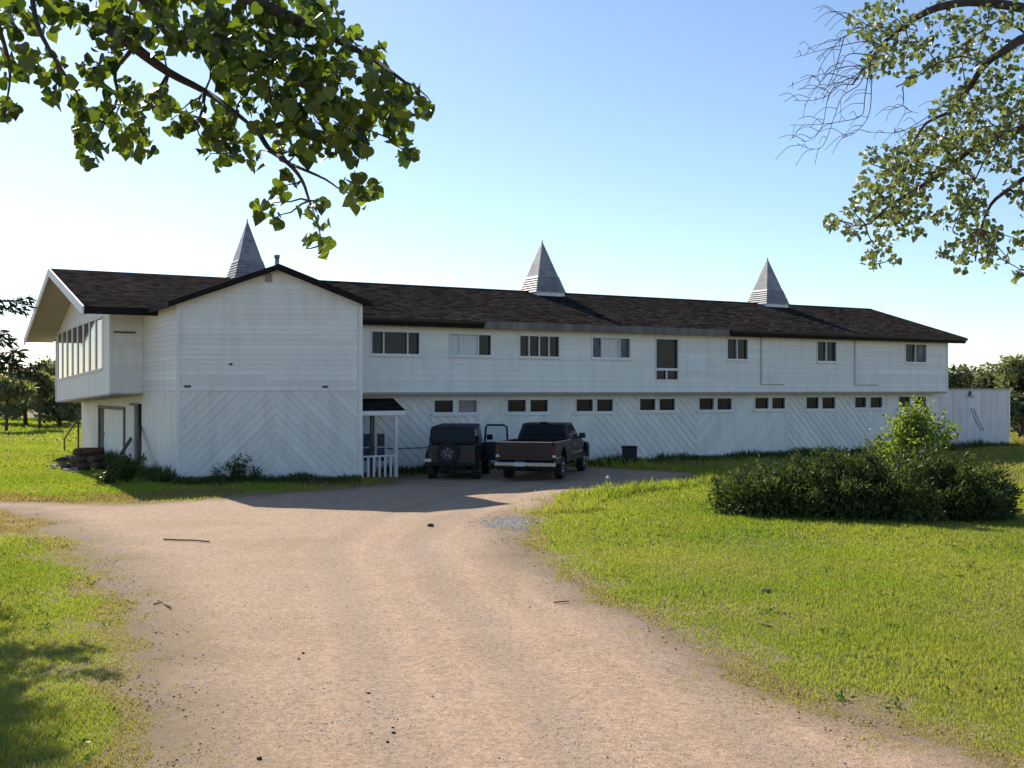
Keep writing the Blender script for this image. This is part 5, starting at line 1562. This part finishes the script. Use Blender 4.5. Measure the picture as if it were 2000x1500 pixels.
# ------------------------------------------------------------------ vehicles (x right, y forward, z up; origin under the rear bumper)
def vroot(name, loc, rz, label, cat):
    r = empty(name, loc, rz); r['local_coords'] = 1
    return tag(r, label, cat)
def side_ring(pts, arches, r, z0):
    """outline in (y,z): bottom edge with wheel arches then the upper points"""
    out = []
    y_min, y_max = pts[-1][0], pts[0][0]
    out.append((y_min, z0))
    for yc in arches:
        n = 12
        for k in range(n + 1):
            a = math.pi - math.pi * k / n
            out.append((yc + r * math.cos(a), z0 + max(0.0, (r * 1.12) * math.sin(a))))
    out.append((y_max, z0))
    return out + pts
def panel_x(ring, x0, x1):
    m = MB(); m.prism([(x0, y, z) for y, z in ring], (x1 - x0, 0, 0)); return m
def wheel(root, x, y, r, w, side):
    t = MB(); t.lathe((x, y, r), (side, 0, 0), [(-w / 2, r * 0.62), (-w / 2, r * 0.93), (-w * 0.36, r), (w * 0.36, r), (w / 2, r * 0.93), (w / 2, r * 0.64), (w * 0.25, r * 0.60)], 28)
    t = t.build('wheel', 'tyre', root)
    q = MB(); q.lathe((x, y, r), (side, 0, 0), [(w * 0.30, r * 0.60), (w * 0.46, r * 0.61), (w * 0.47, r * 0.54), (w * 0.36, r * 0.46), (w * 0.40, r * 0.20), (w * 0.5, r * 0.16)], 24)
    q.build('rim', 'dark_rim', t)
    for k in range(6):
        a = k * math.pi / 3
        h = MB(); h.tube([(x + side * w * 0.41, y + math.cos(a) * r * 0.2, r + math.sin(a) * r * 0.2), (x + side * w * 0.41, y + math.cos(a) * r * 0.5, r + math.sin(a) * r * 0.5)], 0.025, 5); h.build('spoke', 'chrome', t)

# pickup, tailgate towards the camera
pr = gp(1027, 941)
truck = vroot('pickup_truck', (pr.x, pr.y, dz(pr.x, pr.y)), -math.radians(15.0), 'dark red extended-cab pickup truck parked tailgate towards the camera', 'truck')
HW = 0.98
bed = side_ring([(2.22, 1.16), (2.22, 1.20), (0.03, 1.20), (0.03, 0.6)], [1.12], 0.46, 0.52)
for x0, x1 in ((-HW, -HW + 0.10), (HW - 0.10, HW)):
    panel_x(bed, x0, x1).build('bed_side', 'red', truck, 0.02)
    m = MB(); m.box(x0 - 0.012 if x0 < 0 else x0 + 0.0, x1 if x0 < 0 else x1 + 0.012, 0.02, 2.20, 1.202, 1.232); m.build('bed_rail', 'chrome', truck, 0.008)
m = MB(); m.box(-HW + 0.10, HW - 0.10, 0.10, 2.22, 0.62, 0.66); m.box(-HW + 0.10, HW - 0.10, 2.16, 2.22, 0.66, 1.20); m.build('bed_floor', 'under', truck)
m = MB(); m.box(-HW + 0.13, HW - 0.13, 0.0, 0.07, 0.64, 1.20); tg = m.build('tailgate', 'red', truck, 0.02)
m = MB(); m.box(-HW + 0.13, HW - 0.13, -0.008, 0.078, 1.202, 1.236); m.build('tailgate_cap', 'chrome', tg, 0.006)
m = MB(); m.box(-0.58, 0.58, -0.014, 0.004, 0.76, 1.04); m.build('tailgate_panel', 'red', tg, 0.012)
m = MB(); m.box(-0.11, 0.11, -0.03, 0.004, 1.07, 1.14); m.build('tailgate_handle', 'car_dark', tg, 0.008)
for s in (-1, 1):
    m = MB(); m.box(min(s * (HW - 0.13), s * HW), max(s * (HW - 0.13), s * HW), -0.012, 0.05, 0.72, 1.12); m.build('taillight', 'lens_red', truck, 0.012)
    m = MB(); m.box(min(s * (HW - 0.12), s * (HW - 0.01)), max(s * (HW - 0.12), s * (HW - 0.01)), -0.018, 0.0, 0.74, 0.82); m.build('reverse_light', 'plate', truck, 0.006)
m = MB(); m.box(-HW, HW, -0.17, -0.02, 0.46, 0.60); m.build('rear_bumper', 'chrome', truck, 0.03)
m = MB(); m.box(-HW + 0.05, HW - 0.05, -0.10, 0.05, 0.40, 0.455); m.build('bumper_valance', 'under', truck)
m = MB(); m.box(-0.34, 0.0, -0.186, -0.174, 0.47, 0.59); m.build('number_plate', 'plate', truck, 0.004)
m = MB(); m.box(-0.05, 0.05, -0.24, 0.0, 0.36, 0.42); m.build('tow_hitch', 'under', truck)
cabring = side_ring([(5.38, 0.62), (5.42, 0.86), (5.32, 0.98), (4.12, 1.12), (4.05, 1.20), (2.28, 1.20), (2.28, 0.6)], [4.62], 0.46, 0.50)
panel_x(cabring, -HW, HW).build('cab_body', 'red', truck, 0.03)
m = MB(); m.hexa([(-0.90, 2.30, 1.20), (0.90, 2.30, 1.20), (0.90, 4.12, 1.18), (-0.90, 4.12, 1.18), (-0.74, 2.46, 1.74), (0.74, 2.46, 1.74), (0.74, 3.46, 1.75), (-0.74, 3.46, 1.75)])
cab = m.build('cab_roof', 'chrome', truck, 0.05)
cab.data.materials[0] = M['red']
def face_pane(name, corners, a, b, c, d, mat, par, off):
    """pane inside a quad; corners: lower-left, lower-right, upper-right, upper-left"""
    P = [Vector(p) for p in corners]
    f = lambda x, y: (P[0] * (1 - x) + P[1] * x) * (1 - y) + (P[3] * (1 - x) + P[2] * x) * y
    n = (P[1] - P[0]).cross(P[3] - P[0]).normalized()
    q = [f(a, c) + n * off, f(b, c) + n * off, f(b, d) + n * off, f(a, d) + n * off]
    m = MB(); m.prism(q, -n * 0.03); return m.build(name, mat, par, 0.008)
rear = [(-0.90, 2.30, 1.20), (0.90, 2.30, 1.20), (0.74, 2.46, 1.74), (-0.74, 2.46, 1.74)]
face_pane('rear_window', rear, 0.06, 0.94, 0.12, 0.90, 'car_glass', truck, 0.012)
rs_ = [(0.90, 2.30, 1.20), (0.90, 4.12, 1.18), (0.74, 3.46, 1.75), (0.74, 2.46, 1.74)]
face_pane('side_window', rs_, 0.10, 0.34, 0.14, 0.88, 'car_glass', truck, 0.012)
face_pane('side_window', rs_, 0.40, 0.86, 0.14, 0.88, 'car_glass', truck, 0.012)
ls_ = [(-0.90, 4.12, 1.18), (-0.90, 2.30, 1.20), (-0.74, 2.46, 1.74), (-0.74, 3.46, 1.75)]
face_pane('side_window', ls_, 0.14, 0.60, 0.14, 0.88, 'car_glass', truck, 0.012)
face_pane('side_window', ls_, 0.66, 0.90, 0.14, 0.88, 'car_glass', truck, 0.012)
ws = [(0.90, 4.12, 1.18), (-0.90, 4.12, 1.18), (-0.74, 3.46, 1.75), (0.74, 3.46, 1.75)]
face_pane('windshield', ws, 0.06, 0.94, 0.10, 0.92, 'car_glass', truck, 0.012)
m = MB(); m.box(-0.13, 0.13, 2.42, 2.50, 1.735, 1.785); m.build('brake_light', 'under', truck, 0.01)
for s in (-1, 1):
    m = MB(); m.box(min(s * 0.92, s * 1.14), max(s * 0.92, s * 1.14), 3.78, 3.86, 1.20, 1.38); m.build('wing_mirror', 'car_dark', truck, 0.02)
    m = MB(); m.box(min(s * (HW - 0.002), s * (HW + 0.018)), max(s * (HW - 0.002), s * (HW + 0.018)), 2.34, 4.10, 0.74, 0.80); m.build('side_trim', 'chrome', truck, 0.004)
    m = MB(); m.box(min(s * (HW - 0.002), s * (HW + 0.018)), max(s * (HW - 0.002), s * (HW + 0.018)), 0.05, 0.60, 0.70, 0.76); m.build('side_trim', 'chrome', truck, 0.004)
    m = MB(); m.box(min(s * (HW - 0.002), s * (HW + 0.025)), max(s * (HW - 0.002), s * (HW + 0.025)), 2.75, 2.92, 1.02, 1.06); m.build('door_handle', 'chrome', truck, 0.006)
    wheel(truck, s * 0.84, 1.12, 0.37, 0.24, s); wheel(truck, s * 0.84, 4.62, 0.37, 0.24, s)
m = MB(); m.box(-0.5, 0.5, 0.2, 5.2, 0.30, 0.50); m.tube([(-0.75, 1.12, 0.37), (0.75, 1.12, 0.37)], 0.06, 8); m.build('chassis', 'under', truck)
m = MB(); m.box(-HW, HW, 5.36, 5.52, 0.44, 0.60); m.build('front_bumper', 'chrome', truck, 0.03)

# boxy black off-roader with a rear spare wheel and an open door
jp = gp(882, 939)
jeep = vroot('off_roader', (jp.x, jp.y, dz(jp.x, jp.y)), -math.radians(6.0), 'black boxy off-roader with spare wheel on its tailgate and passenger door open', 'car')
JW = 0.76
jr = side_ring([(3.45, 0.72), (3.42, 1.00), (2.25, 1.08), (2.2, 1.10), (0.0, 1.12), (0.0, 0.6)], [0.62, 2.95], 0.44, 0.44)
panel_x(jr, -JW, JW).build('tub', 'car_dark', jeep, 0.03)
m = MB(); m.hexa([(-JW + 0.01, 0.01, 1.122), (JW - 0.01, 0.01, 1.122), (JW - 0.03, 2.15, 1.10), (-JW + 0.03, 2.15, 1.10), (-JW + 0.07, 0.09, 1.70), (JW - 0.07, 0.09, 1.70), (JW - 0.10, 1.88, 1.74), (-JW + 0.10, 1.88, 1.74)])
top = m.build('soft_top', 'soft_top', jeep, 0.08)
jrear = [(-JW + 0.01, 0.01, 1.122), (JW - 0.01, 0.01, 1.122), (JW - 0.07, 0.09, 1.70), (-JW + 0.07, 0.09, 1.70)]
face_pane('rear_window', jrear, 0.10, 0.90, 0.15, 0.86, 'car_glass', jeep, 0.01)
js = [(JW - 0.01, 0.01, 1.122), (JW - 0.03, 2.15, 1.10), (JW - 0.10, 1.88, 1.74), (JW - 0.07, 0.09, 1.70)]
face_pane('side_window', js, 0.06, 0.40, 0.16, 0.84, 'car_glass', jeep, 0.01)
face_pane('door_opening', js, 0.50, 0.93, 0.04, 0.88, 'glass_grey', jeep, 0.012)
jl = [(-JW + 0.03, 2.15, 1.10), (-JW + 0.01, 0.01, 1.122), (-JW + 0.07, 0.09, 1.70), (-JW + 0.10, 1.88, 1.74)]
face_pane('side_window', jl, 0.10, 0.48, 0.12, 0.86, 'car_glass', jeep, 0.01)
face_pane('side_window', jl, 0.58, 0.94, 0.16, 0.84, 'car_glass', jeep, 0.01)
sw_ = MB(); sw_.lathe((-0.10, -0.10, 0.86), (0, -1, 0), [(-0.11, 0.2), (-0.11, 0.33), (-0.07, 0.355), (0.07, 0.355), (0.11, 0.33), (0.11, 0.23), (0.01, 0.215)], 28); sw_ = sw_.build('spare_wheel', 'tyre', jeep)
q = MB(); q.lathe((-0.10, -0.10, 0.86), (0, -1, 0), [(0.02, 0.215), (0.10, 0.218), (0.09, 0.19), (0.04, 0.16), (0.05, 0.05), (0.09, 0.04)], 24); q.build('rim', 'dark_rim', sw_)
for k in range(5):
    a = k * 2 * math.pi / 5 + 0.3
    h = MB(); h.tube([(-0.10 + math.cos(a) * 0.04, -0.175, 0.86 + math.sin(a) * 0.04), (-0.10 + math.cos(a) * 0.19, -0.175, 0.86 + math.sin(a) * 0.19)], 0.022, 5); h.build('spoke', 'steel', sw_)
m = MB(); m.box(-0.70, 0.70, -0.12, -0.01, 0.44, 0.55); m.build('rear_bumper', 'under', jeep, 0.02)
for s in (-1, 1):
    m = MB(); m.box(min(s * 0.58, s * 0.72), max(s * 0.58, s * 0.72), -0.05, 0.005, 0.70, 0.86); m.build('taillight', 'lens_red', jeep, 0.01)
    fl = MB(); fl.prism([(s * 0.70, 0.62 + 0.50 * math.cos(a), 0.47 + 0.48 * math.sin(a)) for a in [math.pi * k / 8 for k in range(9)]] + [(s * 0.70, 0.62 + 0.43 * math.cos(a), 0.47 + 0.43 * math.sin(a)) for a in [math.pi * (8 - k) / 8 for k in range(9)]], (s * 0.18, 0, 0)); fl.build('wheel_flare', 'under', jeep)
    fl = MB(); fl.prism([(s * 0.70, 2.95 + 0.50 * math.cos(a), 0.47 + 0.48 * math.sin(a)) for a in [math.pi * k / 8 for k in range(9)]] + [(s * 0.70, 2.95 + 0.43 * math.cos(a), 0.47 + 0.43 * math.sin(a)) for a in [math.pi * (8 - k) / 8 for k in range(9)]], (s * 0.18, 0, 0)); fl.build('wheel_flare', 'under', jeep)
    wheel(jeep, s * 0.72, 0.62, 0.37, 0.24, s); wheel(jeep, s * 0.72, 2.95, 0.37, 0.24, s)
m = MB(); m.box(-JW - 0.10, -JW + 0.12, -0.09, -0.02, 0.57, 0.68); m.build('step_plate', 'chrome', jeep, 0.01)
m = MB(); m.box(-0.45, 0.45, 0.1, 3.3, 0.28, 0.46); m.build('chassis', 'under', jeep)
# open door, hinged at the windscreen post and swung out
hx, hy = JW - 0.02, 2.05
dd = Vector((math.cos(math.radians(4)), -math.sin(math.radians(4)), 0))
def dp(a, z, off=0.0):
    n_ = Vector((dd.y, -dd.x, 0))
    return Vector((hx, hy, 0)) + dd * a + n_ * off + Vector((0, 0, z))
m = MB(); m.prism([dp(0.02, 0.5), dp(0.84, 0.5), dp(0.84, 1.12), dp(0.02, 1.12)], Vector((0, 0.06, 0))); dr_ = m.build('open_door', 'car_dark', jeep, 0.02)
m = MB(); m.tube([dp(0.05, 1.12), dp(0.09, 1.60), dp(0.14, 1.68), dp(0.70, 1.68), dp(0.80, 1.62), dp(0.83, 1.12)], 0.034, 8); m.build('window_frame', 'car_dark', dr_)
m = MB(); m.prism([dp(0.06, 1.13, 0.0), dp(0.81, 1.13, 0.0), dp(0.78, 1.64, 0.0), dp(0.12, 1.65, 0.0)], Vector((0, 0.008, 0))); gl = m.build('pane', 'glass_grey', dr_)
m = MB(); m.box(hx + 0.10, hx + 0.30, hy + 0.10, hy + 0.16, 1.18, 1.36); m.build('wing_mirror', 'under', jeep, 0.02)

# clear glass for the open door's raised window
mt, nt, bs, out = new_mat('clear_glass')
f = noise(nt, 3, 3); nt.links.new(ramp(nt, f, [(0.3, (0.80, 0.86, 0.88)), (0.7, (0.88, 0.92, 0.94))]), bs.inputs['Base Color'])
bs.inputs['Transmission Weight'].default_value = 1.0; bs.inputs['Roughness'].default_value = 0.02; bs.inputs['IOR'].default_value = 1.05
M['clear'] = mt
gl.data.materials[0] = mt

# ------------------------------------------------------------------ odds and ends by the walls
bp_ = gp(1229, 907)
bin_ = empty('rubbish_bin', bp_); tag(bin_, 'dark upright rubbish bin against the white wall beyond the pickup', 'bin')
m = MB(); m.hexa([bp_ + Vector(v) for v in ((-.24, -.24, 0), (.24, -.24, 0), (.24, .24, 0), (-.24, .24, 0), (-.28, -.28, .64), (.28, -.28, .64), (.28, .28, .64), (-.28, .28, .64))]); m.build('body', 'car_dark', bin_, 0.02)
m = MB(); m.hexa([bp_ + Vector(v) for v in ((-.30, -.30, .642), (.30, -.30, .642), (.30, .30, .642), (-.30, .30, .642), (-.27, -.27, .71), (.27, -.27, .71), (.27, .27, .71), (-.27, .27, .71))]); m.build('lid', 'under', bin_, 0.015)
for s in (-1, 1):
    m = MB(); m.lathe(bp_ + Vector((s * 0.24, 0.22, 0.09)), (s, 0, 0), [(-.03, .09), (.03, .09)], 14); m.build('wheel', 'tyre', bin_)
bk = empty('bucket', gp(1166, 903)); tag(bk, 'small pale bucket on the ground by the front of the pickup', 'bucket')
q = Vector(bk.location); m = MB(); m.lathe(q, (0, 0, 1), [(0, .10), (.26, .13), (.265, .12), (.03, .09)], 16); m.build('body', 'plate', bk)
m = MB(); m.tube([q + Vector((-.13, 0, .24)), q + Vector((-.09, -.06, .33)), q + Vector((.09, -.06, .33)), q + Vector((.13, 0, .24))], 0.006, 5); m.build('handle', 'steel', bk)

# scrap heap at the end wall: rotten logs, a rusty drum on its side and rubble
ctr = gp(168, 918)
spots = [(-.55, 0, .14, 1.1, 20), (-.2, .1, .15, 1.2, 5), (.15, -.1, .16, 1.0, -15), (.5, .1, .15, 1.1, 10), (-.35, .05, .40, 1.0, 30), (.05, .0, .42, 1.1, -5), (.38, .0, .41, .9, 15), (-.12, .05, .66, .9, 10), (.2, .05, .67, .8, -25)]
names = ['lowest outer log of the scrap pile, nearest the lawn', 'second bottom log of the dark scrap pile', 'third bottom log of the dark scrap pile', 'bottom log of the scrap pile, nearest the door',
         'middle-row log of the scrap pile on the lawn side', 'centre log in the middle row of the scrap pile', 'middle-row log of the scrap pile on the door side', 'top log of the scrap pile on the lawn side', 'reddish top log of the scrap pile near the door']
for (dx, dy, z, L, a), lab in zip(spots, names):
    a = math.radians(a + 70); c = ctr + Vector((dx, dy, z)); d_ = Vector((math.cos(a), math.sin(a), 0)) * L / 2
    m = MB(); m.tube(wander(c - d_, c + d_, 4, 0.012, int(dx * 100 + z * 1000)), [0.14, 0.135, 0.14, 0.13, 0.125], 10)
    tag(m.build('scrap_log', 'rust' if z > 0.6 else 'wood'), lab, 'log', 'logs in the scrap pile')
for i, (px, py, r) in enumerate(((126, 905, .26), (112, 914, .17), (104, 918, .14), (135, 897, .2), (118, 900, .15), (140, 912, .18), (96, 912, .1), (146, 920, .16), (150, 925, .12), (130, 921, .13))):
    rock('rubble_stone', px, py, r, 'pale rubble stone in the heap beside the scrap logs', 'stone' if i else 'stone_dark', 'stone', 'rubble stones beside the scrap logs', 0.6)
# step rails and braces at the end wall
def bar(name, pts, r, label, mat, cat):
    m = MB(); m.tube(pts, r, 8); return tag(m.build(name, mat), label, cat)
x0 = t_at(172, SE) - TBAY; x1 = t_at(152, SE) - TBAY
hr = empty('stair_handrail', en.p(x0, 0, 0.6)); tag(hr, 'sloping grey stair handrail beside the scrap pile at the end wall', 'handrail')
a_, b_ = en.p(x0 - 0.4, 1.42, 0.6), en.p(x1, 0.55, 0.6)
m = MB(); m.tube([en.p(x0 - 1.4, 1.42, 0.6), a_, b_], 0.04, 8); m.build('rail', 'wood', hr)
for k, nm in ((x0 - 1.3, 1.42), (x1 - 0.1, 0.56)):
    m = MB(); m.tube([en.p(k, -0.05, 0.6), en.p(k, nm, 0.6)], 0.04, 8); m.build('post', 'wood', hr)
for lab, xa, za, xb, zb, off in (('dark leaning plank propped against the post of the end wall', dh2[0] - 0.2, 1.55, dh2[0] - 3.0, 0.05, 0.28), ('grey brace leaning on the wall left of the brown service door', dh2[1] - 0.0, 1.1, dh2[1] + 1.2, 0.05, 0.2)):
    m = MB(); p_, q_ = en.p(xa, za, 0.10), en.p(xb, zb, off + 0.3)
    s_ = (q_ - p_).normalized().cross(Vector((0, 0, 1))).normalized() * 0.02
    w_ = (q_ - p_).normalized().cross(s_).normalized() * 0.07
    m.hexa([p_ - s_ - w_, p_ + s_ - w_, p_ + s_ + w_, p_ - s_ + w_, q_ - s_ - w_, q_ + s_ - w_, q_ + s_ + w_, q_ - s_ + w_])
    tag(m.build('leaning_plank', 'wood'), lab, 'plank')
